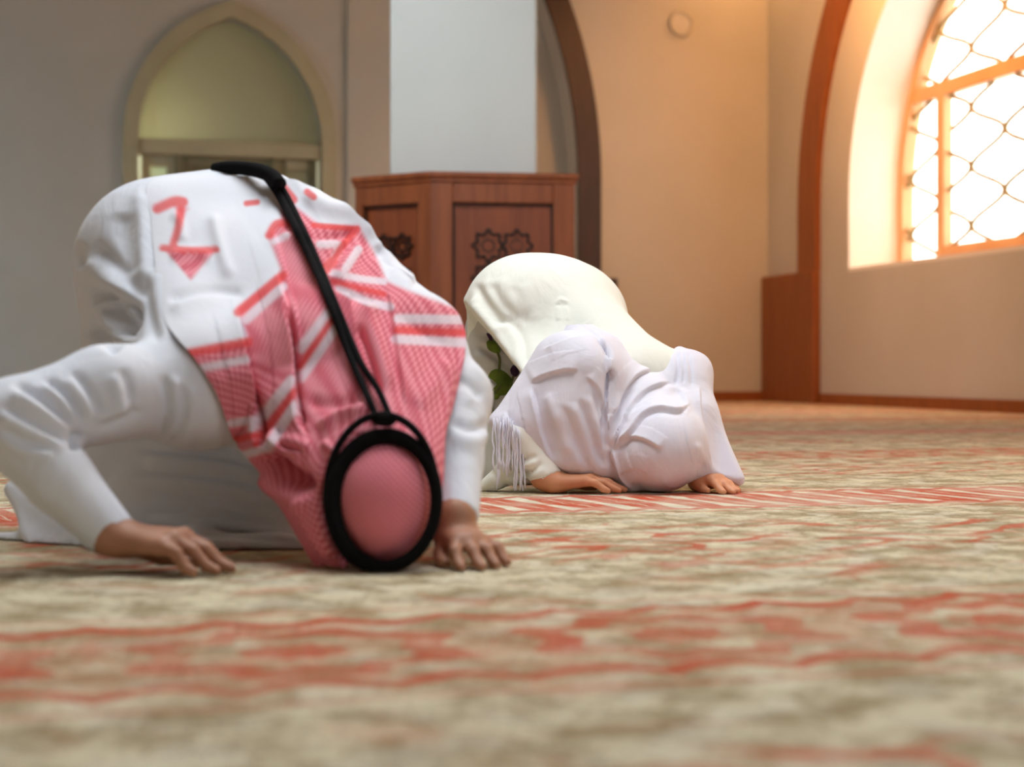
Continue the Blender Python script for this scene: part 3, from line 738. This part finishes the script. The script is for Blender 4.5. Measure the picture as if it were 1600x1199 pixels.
# body (one continuous skin mesh; hands show at the cuffs)
bod = Field((-1.0, 2.28, -0.01), (0.05, 3.45, 0.72), 0.0045)
add(bod, [(250, 415, 3.06, .11), (380, 400, 3.17, .11)], .05)
add(bod, [(318, 410, 3.1, .12), (450, 590, 2.80, .10)], .05)
add(bod, [(320, 608, 2.66, .055), (450, 590, 2.78, .08), (630, 555, 2.87, .055)], .05)
add(bod, [(480, 640, 2.70, .06), (575, 755, 2.58, .055)], .04)                     # neck
bod.ball(P(603, 785, 2.52), (.072, .105, .092), .02)                               # head, face towards the floor
bod.ball(P(590, 850, 2.53), (.014, .02, .016), .01)                                # nose
add(bod, [(250, 420, 3.05, .085), (265, 800, 2.95, .06), (235, 800, 3.35, .045)], .03)
add(bod, [(385, 405, 3.16, .085), (390, 800, 3.05, .06), (350, 770, 3.45, .045)], .03)
add(bod, [(315, 605, 2.65, .050), (25, 664, 2.44, .042), (175, 836, 2.42, .027)], .02)
add(bod, [(635, 553, 2.87, .050), (704, 625, 2.80, .042), (712, 808, 2.55, .027)], .02)
hand(bod, P(192, 842, 2.42), (1.0, -0.22), True, 0.98, 0.5, 0.024, arm=P(172, 832, 2.42))
hand(bod, P(706, 830, 2.56), (0.46, -0.89), False, 0.80, 1.3, 0.018, arm=P(712, 806, 2.55))
bod.floor()
V, Q = bod.nets(); V = relax(V, Q, 1); o = mesh_np('body', V, Q, M['skin_man']); adopt(o, man); o['label'] = 'tan skinned body with both palms flat on the carpet'

# scarf: a fan of cloth from the head ring over neck, shoulders and back
cols = [  # each column: points from the ring outwards (px, py, Y)
 [(540, 888, 2.455), (527, 890, 2.46), (512, 891, 2.48), (492, 889, 2.50)],
 [(515, 838, 2.46), (502, 842, 2.46), (480, 842, 2.50), (458, 832, 2.54)],
 [(508, 785, 2.47), (487, 785, 2.47), (450, 775, 2.52), (415, 755, 2.58)],
 [(518, 728, 2.48), (490, 728, 2.48), (430, 705, 2.55), (368, 690, 2.62)],
 [(538, 693, 2.49), (505, 680, 2.51), (420, 635, 2.58), (328, 625, 2.62)],
 [(556, 672, 2.50), (515, 640, 2.55), (400, 560, 2.62), (275, 545, 2.58)],
 [(572, 662, 2.51), (525, 600, 2.59), (395, 500, 2.70), (252, 478, 2.70)],
 [(586, 656, 2.52), (535, 560, 2.64), (395, 420, 2.80), (246, 394, 2.88)],
 [(600, 654, 2.53), (545, 520, 2.69), (410, 350, 2.90), (236, 306, 2.98)],
 [(612, 655, 2.53), (560, 490, 2.73), (440, 330, 2.95), (340, 266, 3.02)],
 [(626, 660, 2.53), (580, 480, 2.76), (500, 355, 2.96), (440, 272, 3.06)],
 [(640, 668, 2.53), (605, 490, 2.77), (550, 390, 2.94), (520, 312, 3.05)],
 [(654, 680, 2.52), (632, 510, 2.76), (595, 420, 2.93), (590, 372, 3.00)],
 [(667, 695, 2.51), (660, 540, 2.74), (640, 460, 2.88), (642, 432, 2.96)],
 [(678, 715, 2.50), (685, 580, 2.70), (690, 510, 2.82), (700, 478, 2.90)],
 [(686, 738, 2.50), (700, 620, 2.65), (715, 560, 2.76), (728, 522, 2.82)],
 [(691, 765, 2.50), (697, 680, 2.58), (708, 640, 2.66), (716, 605, 2.72)],
]
cols = [[(602 + (c[0][0] - 602) * 0.72, 785 + (c[0][1] - 785) * 0.72, 2.50)] + c for c in cols]   # first row: under the rope, on the head
ctrl = np.array([[P(*p) for p in c] for c in cols])            # (17, 5, 3)
def cr(a, m):
    """Catmull-Rom resample along axis 0 to m samples"""
    n = len(a); q = np.concatenate([2 * a[:1] - a[1:2], a, 2 * a[-1:] - a[-2:-1]]); t = np.linspace(0, n - 1, m); i = np.minimum(t.astype(int), n - 2); f = (t - i).reshape((-1,) + (1,) * (a.ndim - 1))
    p0, p1, p2, p3 = q[i], q[i + 1], q[i + 2], q[i + 3]
    return 0.5 * (2 * p1 + (p2 - p0) * f + (2 * p0 - 5 * p1 + 4 * p2 - p3) * f * f + (3 * p1 - p0 - 3 * p2 + p3) * f ** 3)
NU, NV = 420, 240
G = cr(ctrl, NU); G = np.swapaxes(cr(np.swapaxes(G, 0, 1), NV), 0, 1)   # (NU, NV, 3)
ii = np.arange(NU * NV).reshape(NU, NV)
QS = np.stack([ii[:-1, :-1], ii[1:, :-1], ii[1:, 1:], ii[:-1, 1:]], -1).reshape(-1, 4)
S = G.reshape(-1, 3)
body_ring = Field((-0.45, 2.3, -0.01), (0.1, 2.75, 0.3), 0.006); body_ring.ball(P(602, 786, 2.53), (.080, .115, .102), .02)
def conform(S, margin):
    for fld in (robe, body_ring):
        for _ in range(3):
            d = fld.sample(S); push = np.clip(margin - d, 0, 0.06); inside = np.all((S > fld.lo + 0.01) & (S < fld.lo + fld.vox * (np.array(fld.n) - 2)), 1)
            S = S + fld.grad(S) * (push * inside)[:, None]
    return S
S = conform(S, 0.009)
S = relax(S, QS, 6, 0.5, 0.0); S = conform(S, 0.007)
hug = (np.clip((np.linspace(0, 1, NV) - 0.70) / 0.3, 0, 1)[None, :] * np.clip(1.2 - np.abs(np.linspace(0, 16, NU) - 7.6) / 2.2, 0, 1)[:, None]).ravel()   # the hem clings to the back
for _ in range(3): S = S - robe.grad(S) * ((np.clip(robe.sample(S) - (0.005 - 0.004 * hug), -0.05, 0.05)) * hug)[:, None]
S = relax(S, QS, 2, 0.5, 0.0)
NS_ = vnormals(S, QS)
if np.mean(NS_[:, 1]) > 0: QS = QS[:, ::-1]; NS_ = -NS_
SF = [([(372, 490), (388, 560), (402, 640), (412, 700)], 4, .020, 'v'), ([(445, 470), (461, 545), (466, 620), (474, 672)], 4, .020, 'v'), ([(560, 500), (580, 560), (598, 620)], 4.5, .018, 'v'),
      ([(366, 470), (382, 540), (396, 610), (408, 690), (424, 718)], 6, .017, 's+'), ([(432, 420), (448, 480), (460, 545), (464, 620), (470, 668), (490, 684)], 6, .016, 's+'),
      ([(425, 350), (445, 420), (462, 480), (470, 540)], 7, .007, 's+'), ([(412, 702), (440, 730), (468, 750), (488, 738)], 13, .046, 'v'), ([(500, 690), (520, 712), (505, 760)], 8, .010, 'r'), ([(430, 665), (445, 700), (480, 712)], 7, .014, 's+'), ([(420, 690), (455, 692), (490, 705)], 12, .014, 'r'),
      ([(400, 745), (440, 770), (490, 790)], 12, .014, 'r'), ([(462, 780), (488, 830), (520, 880)], 6, .016, 's-'), ([(538, 450), (556, 530), (588, 612)], 7, .014, 's+'),
      ([(565, 470), (590, 540), (612, 610)], 9, .010, 'r'), ([(605, 450), (618, 540), (632, 640)], 7, .009, 's-'), ([(495, 672), (530, 652), (580, 640)], 9, .014, 'r'), ([(480, 625), (520, 632), (560, 622)], 10, .008, 'v'),
      ([(440, 350), (500, 370), (560, 362)], 7, .012, 'c+'), ([(500, 430), (540, 455), (600, 470)], 8, .009, 'c+'), ([(555, 370), (530, 400), (512, 430)], 8, .010, 'c-'), ([(590, 380), (600, 410), (612, 435)], 9, .010, 'v'),
      ([(470, 300), (510, 325), (560, 335), (590, 375)], 14, .014, 'r'), ([(590, 395), (610, 420), (650, 445)], 12, .010, 'r'), ([(650, 640), (680, 600), (700, 560)], 14, .006, 'r'),
      ([(262, 402), (300, 396), (335, 404)], 9, .006, 'r'), ([(258, 470), (320, 455), (385, 460)], 8, .007, 'c+'), ([(330, 330), (345, 390), (360, 440)], 10, .008, 'r'), ([(268, 330), (282, 350), (285, 380)], 8, .005, 'r'),
      ([(330, 610), (380, 590), (430, 640)], 16, .006, 'r')]
S = folds(S, NS_, SF); S[:, 2] = np.maximum(S[:, 2], 0.004)
o = mesh_np('headscarf', S, QS, M['scarf']); adopt(o, man); o['label'] = 'red and white checked headscarf spread over his back'
me = o.data
# cloth coordinates and printed pattern
G2 = S.reshape(NU, NV, 3)
arc = np.concatenate([np.zeros((NU, 1)), np.cumsum(np.linalg.norm(np.diff(G2, axis=1), axis=2), 1)], 1)
wid = np.concatenate([np.zeros((1, NV)), np.cumsum(np.linalg.norm(np.diff(G2, axis=0), axis=2), 0)], 0)
g_ = G.reshape(-1, 3); pu, pv = g_[:, 0] * 0.94 - g_[:, 1] * 0.34, g_[:, 2] * 0.8 - g_[:, 1] * 0.6
uv2 = np.stack([pu * 0.8 + pv * 0.6, pv * 0.8 - pu * 0.6], -1)
li = np.empty(len(me.loops), np.int32); me.loops.foreach_get('vertex_index', li)
uvl = me.uv_layers.new(name='UVMap'); uvl.data.foreach_set('uv', uv2[li].astype(np.float32).ravel())
x, y = proj(S)
def sstep(a, lo, hi): t = np.clip((a - lo) / (hi - lo), 0, 1); return t * t * (3 - 2 * t)
def line(poly, w): d, sd, fr = seg_dist(x, y, smooth_poly(poly)); return 1 - sstep(d, w * 0.6, w * 1.2)
def inside(poly, soft=5):
    poly = np.asarray(poly, float); ins = np.zeros(x.shape, bool); n = len(poly)
    for i in range(n):
        (x0, y0), (x1, y1) = poly[i], poly[(i + 1) % n]
        c = ((y0 > y) != (y1 > y)) & (x < (x1 - x0) * (y - y0) / (y1 - y0 + 1e-9) + x0); ins ^= c
    d, _, _ = seg_dist(x, y, np.vstack([poly, poly[:1]])); return sstep(np.where(ins, d, -d), -soft, soft)
white = np.zeros(len(S)); red = np.zeros(len(S))
for pg in ([(180, 200), (432, 200), (440, 345), (418, 366), (440, 425), (372, 482), (388, 532), (270, 552), (180, 560)],
           [(430, 200), (640, 200), (760, 500), (640, 455), (605, 440), (585, 395), (560, 352), (500, 352), (455, 318), (440, 300)]):
    white = np.maximum(white, inside(pg))
for pl_, w in (([(385, 562), (280, 582)], 7), ([(384, 500), (442, 448)], 8), ([(448, 368), (428, 378)], 6), ([(360, 662), (404, 655)], 7), ([(378, 712), (418, 700)], 7), ([(395, 670), (455, 595)], 9), ([(418, 700), (462, 632)], 9),
               ([(470, 545), (512, 492)], 9), ([(470, 590), (524, 512)], 9), ([(622, 498), (727, 500)], 8), ([(618, 530), (727, 536)], 8), ([(515, 425), (560, 435), (600, 440)], 6), ([(530, 450), (570, 470), (610, 480)], 7),
               ([(500, 382), (530, 385), (512, 420)], 7), ([(560, 390), (540, 420)], 7)):
    white = np.maximum(white, 0.72 * line(pl_, w))
for pl_, w in (([(270, 557), (330, 545), (388, 534)], 8), ([(372, 488), (442, 430)], 8), ([(420, 368), (432, 350), (452, 349)], 7), ([(368, 688), (412, 676)], 6), ([(400, 694), (462, 610)], 6), ([(470, 572), (520, 498)], 6),
               ([(620, 516), (727, 520)], 6), ([(520, 440), (560, 450), (600, 460)], 5), ([(490, 352), (558, 358)], 5), ([(558, 358), (535, 385), (510, 425)], 6), ([(505, 425), (520, 408)], 9), ([(440, 290), (458, 312)], 8), ([(480, 300), (490, 308)], 6),
               ([(246, 326), (272, 315), (286, 316)], 9), ([(284, 316), (280, 350), (270, 384)], 7), ([(254, 388), (300, 391), (338, 390)], 6), ([(385, 318), (402, 316)], 5)):
    red = np.maximum(red, 0.85 * line(pl_, w))
tri = inside([(258, 392), (336, 392), (298, 438)], 3); white = white * (1 - tri)
white = white * (1 - 0.6 * inside([(272, 320), (296, 325), (276, 352)], 4))
ca = me.color_attributes.new('pat', 'FLOAT_COLOR', 'POINT')
ca.data.foreach_set('color', np.stack([white, red, np.zeros_like(red), np.ones_like(red)], 1).astype(np.float32).ravel())
sm = o.modifiers.new('thickness', 'SOLIDIFY'); sm.thickness = 0.0035; sm.offset = -1

# crown of the head under the same scarf
cr_ = Field((-0.40, 2.3, -0.01), (0.02, 2.72, 0.26), 0.005); cr_.ball(P(602, 784, 2.525), (.084, .122, .104), .02); cr_.floor(0.003)
V, Q = cr_.nets(); V = relax(V, Q, 2); N = vnormals(V, Q)
V = folds(V, N, [([(520, 870), (560, 862), (600, 872)], 8, .004, 'r'), ([(540, 720), (600, 700), (650, 715)], 10, .002, 'v')])
o = mesh_np('scarf_crown', V, Q, M['scarf']); adopt(o, man)
li = np.empty(len(o.data.loops), np.int32); o.data.loops.foreach_get('vertex_index', li)
uvl = o.data.uv_layers.new(name='UVMap'); uvl.data.foreach_set('uv', V[:, [0, 2]][li].astype(np.float32).ravel())

# black head rope: two coils round the crown and two cords that run up over the back
def ellipse_ring(cx, cy, Y, rx, ry, tilt, n=56, dy=0.0, ph=0.0):
    out = []
    for t in np.linspace(0, 2 * math.pi, n, endpoint=False):
        px, py = cx + rx * math.sin(t) * 1.0, cy - ry * math.cos(t)
        p = P(px, py, Y); p[1] += tilt * math.cos(t); out.append(p)
    return out
ag = mesh_bm('tmp', bmesh.new(), None); bpy.data.objects.remove(ag)
bm = bmesh.new(); ring = ellipse_ring(601, 783, 2.445, 81, 100, 0.03)
tube(bm, ring, [0.0098 + 0.0045 * (0.5 - 0.5 * math.sin(2 * math.pi * i / 56 - 0.5)) for i in range(56)], 12, True)
for v in bm.verts: v.co.z = max(v.co.z, 0.003)
o = mesh_bm('head_rope', bm, M['cord'], None, True); adopt(o, man); o['label'] = 'thick black rope ring around his crown'; rope = o
bm = bmesh.new(); ring = ellipse_ring(596, 771, 2.452, 86, 122, 0.02)
for v_ in ring: v_[2] = max(v_[2], 0.012)
tube(bm, ring, 0.0058, 10, True); o = mesh_bm('head_rope', bm, M['cord'], None, True); adopt(o, man); o['label'] = 'thinner second coil of black rope behind the first'
sx_, sy_ = proj(S)
def on_scarf(poly, lift, n=40):
    pl_ = smooth_poly(poly, 8); L = np.r_[0, np.cumsum(np.linalg.norm(np.diff(pl_, axis=0), axis=1))]; t = np.linspace(0, L[-1], n)
    q = np.stack([np.interp(t, L, pl_[:, 0]), np.interp(t, L, pl_[:, 1])], 1); out = []
    for px, py in q:
        d = np.hypot(sx_ - px, sy_ - py); m = d < max(9, d.min() + 2); out.append(S[m][:, 1].min())
    Y = np.array(out); Y = np.convolve(np.r_[[Y[0]] * 3, Y, [Y[-1]] * 3], np.ones(7) / 7, 'valid')
    Y = np.minimum(Y, np.array(out) + 0.004)
    return [P(px, py, yy - lift) for (px, py), yy in zip(q, Y)]
for poly, r0, r1 in (([(592, 660), (572, 615), (545, 552), (510, 460), (470, 372), (436, 305), (415, 275)], .0058, .0080),
                     ([(612, 657), (590, 608), (560, 560), (522, 470), (481, 375), (446, 305), (424, 272)], .0052, .0075)):
    bm = bmesh.new(); pts = on_scarf(poly, 0.008); tube(bm, pts, list(np.linspace(r0, r1, len(pts))), 10); subpart(mesh_bm('rope_tail', bm, M['cord'], None, True), rope)
bm = bmesh.new(); tp = [P(436, 290, 2.985), P(425, 276, 3.0), P(405, 267, 3.02), P(380, 263, 3.04), P(355, 262, 3.06), P(336, 264, 3.08)]
tube(bm, [Vector(p) for p in smooth_poly(tp, 6)], list(np.linspace(0.016, 0.012, 31)), 10); subpart(mesh_bm('rope_tassel', bm, M['cord'], None, True), rope)
bm = bmesh.new(); k = P(601, 655, 2.475); bmesh.ops.create_uvsphere(bm, u_segments=14, v_segments=10, radius=0.0155, matrix=Matrix.Translation(Vector(k)) @ Matrix.Diagonal((1.3, 0.8, 0.8, 1)))
subpart(mesh_bm('rope_knot', bm, M['cord'], None, True), rope)

# ------------------------------------------------------------------ the person in ivory and white behind
lady = tag(empty('person', (0.2, 4.15, 0)), 'person in ivory tunic and white shawl bowing beside the brown wooden casing', 'person')
tun = Field((-0.25, 3.75, -0.01), (0.72, 4.85, 0.72), 0.0048)
add(tun, [(818, 493, 4.35, .166), (892, 502, 4.46, .160)], .05)
add(tun, [(858, 496, 4.40, .160), (992, 596, 4.16, .112)], .06)
add(tun, [(905, 585, 4.06, .085), (990, 600, 4.16, .10), (1050, 597, 4.16, .075)], .05)
add(tun, [(880, 510, 4.36, .15), (960, 640, 4.12, .085)], .05)
def cut(f, p0, n):
    g = [f.lo[k] + f.vox * np.arange(f.n[k], dtype=np.float32) for k in range(3)]
    f.a = np.maximum(f.a, ((g[0] - p0[0]) * n[0])[:, None, None] + ((g[1] - p0[1]) * n[1])[None, :, None] + ((g[2] - p0[2]) * n[2])[None, None, :])
cut(tun, P(738, 486, 4.25), (-0.79, 0.0, -0.613))                                         # straight hem, open towards the dress
tun.tri(P(742, 476, 4.25), P(834, 600, 4.06), P(880, 500, 4.20), .010, .03)              # side of the tunic pulled forward
tun.tri(P(834, 600, 4.06), P(880, 500, 4.20), P(900, 590, 4.05), .012, .03)
tun.tri(P(733, 470, 4.33), P(736, 565, 4.36), P(752, 480, 4.30), .008, .02)              # back hem hanging down
add(tun, [(905, 585, 4.03, .07), (818, 682, 4.0, .058)], .03)                               # right sleeve
tun.cone(P(818, 682, 4.0), P(858, 750, 3.955), .056, .036, .02, cap=True)
add(tun, [(800, 735, 4.0, .035), (760, 760, 4.02, .02)], .03)
add(tun, [(1052, 600, 4.15, .07), (1085, 700, 4.05, .05)], .03)
tun.cone(P(1085, 700, 4.05), P(1096, 752, 3.99), .045, .033, .02, cap=True)
tun.floor(); V, Q = tun.nets(); V = relax(V, Q, 4); N = vnormals(V, Q)
V = folds(V, N, [([(742, 440), (758, 470), (790, 510)], 7, .007, 'c-'), ([(765, 440), (785, 475), (815, 505)], 8, .007, 'c-'), ([(800, 445), (812, 480), (825, 510)], 8, .004, 'c-'), ([(728, 480), (742, 498), (770, 530)], 5, .008, 'c-'),
     ([(770, 500), (800, 505), (818, 535), (822, 575)], 6, .007, 'c+'), ([(870, 476), (876, 468), (888, 474)], 3, .004, 'r'), ([(872, 478), (872, 490), (872, 502)], 3, .004, 'r'), ([(884, 478), (886, 490), (886, 502)], 3, .003, 'r'),
     ([(975, 560), (985, 580), (988, 600)], 6, .004, 'v'), ([(765, 712), (800, 722), (845, 712)], 5, .006, 'c+'), ([(790, 745), (825, 738), (850, 722)], 5, .006, 'c+'), ([(765, 735), (785, 755), (800, 765)], 5, .005, 'v')])
V[:, 2] = np.maximum(V[:, 2], 0.003); o = mesh_np('tunic', V, Q, M['ivory']); adopt(o, lady); o['label'] = 'ivory tunic stretched over the bowed back'
dre = Field((-0.3, 3.9, -0.01), (0.5, 5.0, 0.6), 0.007)
add(dre, [(800, 520, 4.40, .13), (790, 735, 4.34, .125)], .04); add(dre, [(885, 530, 4.46, .13), (880, 735, 4.40, .12)], .04); add(dre, [(840, 530, 4.42, .13), (840, 735, 4.37, .12)], .04)
add(dre, [(760, 700, 4.75, .08), (860, 700, 4.85, .08)], .05); add(dre, [(745, 745, 4.34, .04), (900, 745, 4.28, .04)], .05)
dre.floor(); V, Q = dre.nets(); V = relax(V, Q, 3); N = vnormals(V, Q)
V = folds(V, N, [([(740, 545), (765, 552), (800, 580)], 5, .010, 'c+'), ([(735, 570), (760, 590), (790, 600)], 5, .008, 'c+'), ([(750, 520), (775, 535), (800, 560)], 5, .006, 'c+')])
DV = V; o = mesh_np('dress', V, Q, M['dress']); adopt(o, lady); o['label'] = 'pale grey dress with a green leaf print'; dress = o
dxp, dyp = proj(DV)
def on_dress(px, py, lift=0.003):
    m = np.hypot(dxp - px, dyp - py) < 7; Y = DV[m][:, 1].min() if m.any() else 4.26; return P(px, py, Y - lift)
def blob(name, pts, mat):
    bm = bmesh.new(); c = on_dress(*np.mean(pts, 0), 0.006); cv = bm.verts.new(tuple(c)); ps = smooth_poly(list(pts) + [pts[0]], 5)[:-1]; vv = [bm.verts.new(tuple(on_dress(*p, 0.004))) for p in ps]
    for i in range(len(vv)): bm.faces.new((cv, vv[i], vv[(i + 1) % len(vv)]))
    o = mesh_bm(name, bm, mat, None, True); s = o.modifiers.new('thickness', 'SOLIDIFY'); s.thickness = 0.0015; subpart(o, dress); return o
blob('printed_leaf', [(762, 590), (768, 580), (778, 577), (790, 582), (800, 594), (800, 606), (794, 616), (780, 618), (768, 610), (776, 603), (772, 596)], M['leaf'])
blob('printed_leaf', [(760, 535), (768, 530), (778, 540), (782, 550), (774, 552), (763, 546)], M['leaf'])
blob('printed_leaf', [(768, 612), (778, 616), (784, 612), (778, 624), (770, 622)], M['leaf'])
blob('printed_flower', [(797, 578), (802, 571), (808, 576), (811, 583), (806, 589), (799, 585)], M['flower'])
blob('printed_flower', [(760, 521), (765, 522), (770, 530), (766, 532)], M['flower'])
bm = bmesh.new(); tube(bm, [on_dress(*p, 0.003) for p in smooth_poly([(777, 550), (781, 563), (780, 580), (784, 600), (772, 618), (769, 650)], 4)], 0.0035, 6); subpart(mesh_bm('printed_stem', bm, M['stem'], None, True), dress)
bm = bmesh.new(); tube(bm, [on_dress(*p, 0.003) for p in smooth_poly([(803, 586), (798, 600), (790, 612)], 4)], 0.003, 6); subpart(mesh_bm('printed_stem', bm, M['stem'], None, True), dress)

shw = Field((-0.15, 3.75, -0.01), (0.75, 4.35, 0.42), 0.0038)
add(shw, [(905, 582, 4.03, .088), (960, 602, 4.08, .075)], .05)
add(shw, [(905, 584, 4.01, .084), (892, 640, 3.985, .066), (900, 712, 3.975, .050)], .05)
add(shw, [(930, 592, 4.03, .072), (932, 660, 4.0, .056), (945, 722, 3.99, .046)], .05)
shw.tri(P(850, 555, 4.06), P(775, 658, 4.0), P(880, 700, 3.95), .014, .04)
shw.tri(P(775, 658, 4.0), P(806, 712, 3.97), P(880, 720, 3.95), .010, .03)
add(shw, [(880, 560, 4.04, .06), (826, 660, 4.0, .056)], .05)
shw.tri(P(870, 515, 4.20), P(905, 508, 4.17), P(890, 580, 4.0), .012, .04)
shw.tri(P(905, 508, 4.17), P(955, 540, 4.12), P(900, 570, 3.99), .016, .05)
add(shw, [(940, 560, 4.09, .05), (985, 610, 4.10, .055)], .06)
shw.ball(P(1030, 701, 3.99), (.108, .128, .107), .03)                                       # head under the cloth
add(shw, [(1010, 640, 4.06, .085), (1030, 690, 4.0, .10)], .05)
add(shw, [(985, 618, 4.10, .05), (1055, 600, 4.13, .068), (1072, 590, 4.15, .062)], .04)
add(shw, [(1072, 588, 4.14, .058), (1080, 650, 4.06, .055), (1092, 715, 4.0, .030)], .04)
shw.tri(P(1085, 600, 4.10), P(1085, 735, 3.975), P(1152, 748, 3.975), .009, .04)
shw.tri(P(1085, 600, 4.10), P(1108, 640, 4.12), P(1154, 750, 3.99), .009, .04)
add(shw, [(1062, 552, 4.20, .018), (1088, 575, 4.16, .03)], .03)
add(shw, [(955, 640, 4.03, .05), (975, 720, 4.0, .05), (985, 760, 3.985, .025)], .02)
for q in (((944, 532, 3.985), (951, 590, 3.955), .009), ((951, 590, 3.955), (948, 690, 3.925), .010), ((956, 700, 3.93), (968, 740, 3.925), .013), ((968, 740, 3.925), (984, 770, 3.92), .012)):
    shw.groove(P(*q[0]), P(*q[1]), q[2])
shw.floor(0.004); V, Q = shw.nets(); V = relax(V, Q, 3); N = vnormals(V, Q)
V = folds(V, N, [([(905, 506), (930, 522), (946, 548), (951, 585), (946, 640), (950, 668), (942, 722)], 3.5, .011, 's-'), ([(915, 588), (936, 612), (946, 650)], 4, .007, 's-'), ([(846, 546), (885, 530), (925, 522), (943, 540)], 4, .006, 's+'),
     ([(828, 600), (852, 588), (880, 580), (905, 578)], 5, .009, 's-'), ([(830, 602), (838, 640), (848, 680), (866, 724)], 4, .011, 's+'), ([(880, 632), (897, 680), (922, 738)], 6, .007, 'c+'), ([(905, 622), (925, 680), (945, 735)], 6, .008, 'c+'), ([(928, 612), (940, 660), (948, 705)], 5, .007, 'c+'),
     ([(855, 610), (868, 660), (890, 715)], 8, .006, 'r'),
     ([(1080, 632), (1060, 643), (1030, 640), (1005, 650), (985, 678), (960, 708)], 3.5, .013, 's+'), ([(1052, 596), (1012, 610), (988, 638), (972, 668), (955, 702)], 4, .009, 's+'), ([(1030, 576), (996, 588), (972, 618), (953, 668), (946, 705)], 4, .009, 's+'),
     ([(966, 692), (986, 684), (1010, 689), (1036, 705)], 3.5, .009, 's-'), ([(953, 702), (960, 725), (970, 745), (988, 768)], 4, .018, 's-'), ([(970, 740), (990, 733), (1010, 738)], 4, .005, 's-'), ([(985, 752), (1010, 765), (1050, 768)], 5, .003, 'v'),
     ([(1075, 650), (1068, 615), (1035, 606)], 6, .006, 'r'), ([(1058, 548), (1060, 580), (1056, 604)], 3, .007, 'v'), ([(1066, 546), (1069, 575), (1068, 602)], 2.5, .005, 'v'), ([(1075, 548), (1080, 575), (1082, 605)], 3, .005, 'v'), ([(1094, 600), (1098, 660), (1114, 730)], 5, .007, 's+'), ([(1085, 690), (1100, 720), (1128, 745)], 6, .004, 'r'),
     ([(1000, 600), (990, 630), (978, 660)], 5, .004, 'r'), ([(790, 640), (800, 680), (830, 705)], 5, .006, 's+')])
V[:, 2] = np.maximum(V[:, 2], 0.003); SV = V
o = mesh_np('shawl', V, Q, M['shawl']); adopt(o, lady); o['label'] = 'white shawl draped over head, shoulders and arm'; shawl = o
# knotted fringe along the left edge of the shawl
bm = bmesh.new(); rr = random.Random(3); hx, hy = proj(SV)
for i in range(22):
    px = 772 + 2.1 * i + rr.uniform(-2, 2); py = 648 + rr.uniform(-6, 14) + max(0, (i - 10)) * 3.2; ln = rr.uniform(70, 108)
    m = np.hypot(hx - px, hy - py) < 9; Y0 = (SV[m][:, 1].min() - 0.004) if m.any() else 3.93
    pts = []
    for t in np.linspace(0, 1, 8):
        yy = py + ln * t; Yg = min(Y0, 3.945); pts.append(P(px + rr.uniform(-1.6, 1.6) + 4 * t * math.sin(i), min(yy, 767), Y0 + (Yg - Y0) * t))
    tube(bm, pts, [0.0022] * 6 + [0.003, 0.0015], 5)
o = mesh_bm('shawl_fringe', bm, M['shawl'], None, True); subpart(o, shawl); o['kind'] = 'stuff'
# body of that person
bd = Field((-0.3, 3.7, -0.01), (0.75, 4.9, 0.68), 0.0045)
add(bd, [(825, 500, 4.37, .12), (890, 508, 4.46, .12)], .05); add(bd, [(855, 505, 4.41, .12), (985, 610, 4.17, .08)], .05); add(bd, [(910, 590, 4.05, .05), (985, 605, 4.16, .07), (1048, 600, 4.16, .05)], .05)
add(bd, [(990, 640, 4.12, .05), (1020, 690, 4.03, .05)], .03); bd.ball(P(1030, 702, 3.99), (.075, .098, .09), .02)
bd.ball(P(1022, 752, 3.99), (.013, .018, .016), .01)
add(bd, [(825, 505, 4.38, .09), (800, 720, 4.36, .06), (780, 700, 4.78, .04)], .03); add(bd, [(890, 512, 4.45, .09), (880, 720, 4.42, .06), (860, 700, 4.85, .04)], .03)
add(bd, [(908, 590, 4.04, .045), (820, 684, 4.0, .036), (856, 748, 3.955, .025)], .02); add(bd, [(1050, 602, 4.15, .045), (1084, 702, 4.05, .036), (1096, 750, 3.99, .025)], .02)
hand(bd, P(866, 755, 3.955), (1.0, -0.10), True, 1.0, 0.3, 0.004, arm=P(850, 744, 3.96))
hand(bd, P(1093, 752, 4.02), (0.62, -0.78), False, 0.74, 0.9, 0.012, arm=P(1090, 740, 4.0))
bd.floor(); V, Q = bd.nets(); V = relax(V, Q, 1); o = mesh_np('body', V, Q, M['skin_pale']); adopt(o, lady); o['label'] = 'light tan body with hands on the carpet'
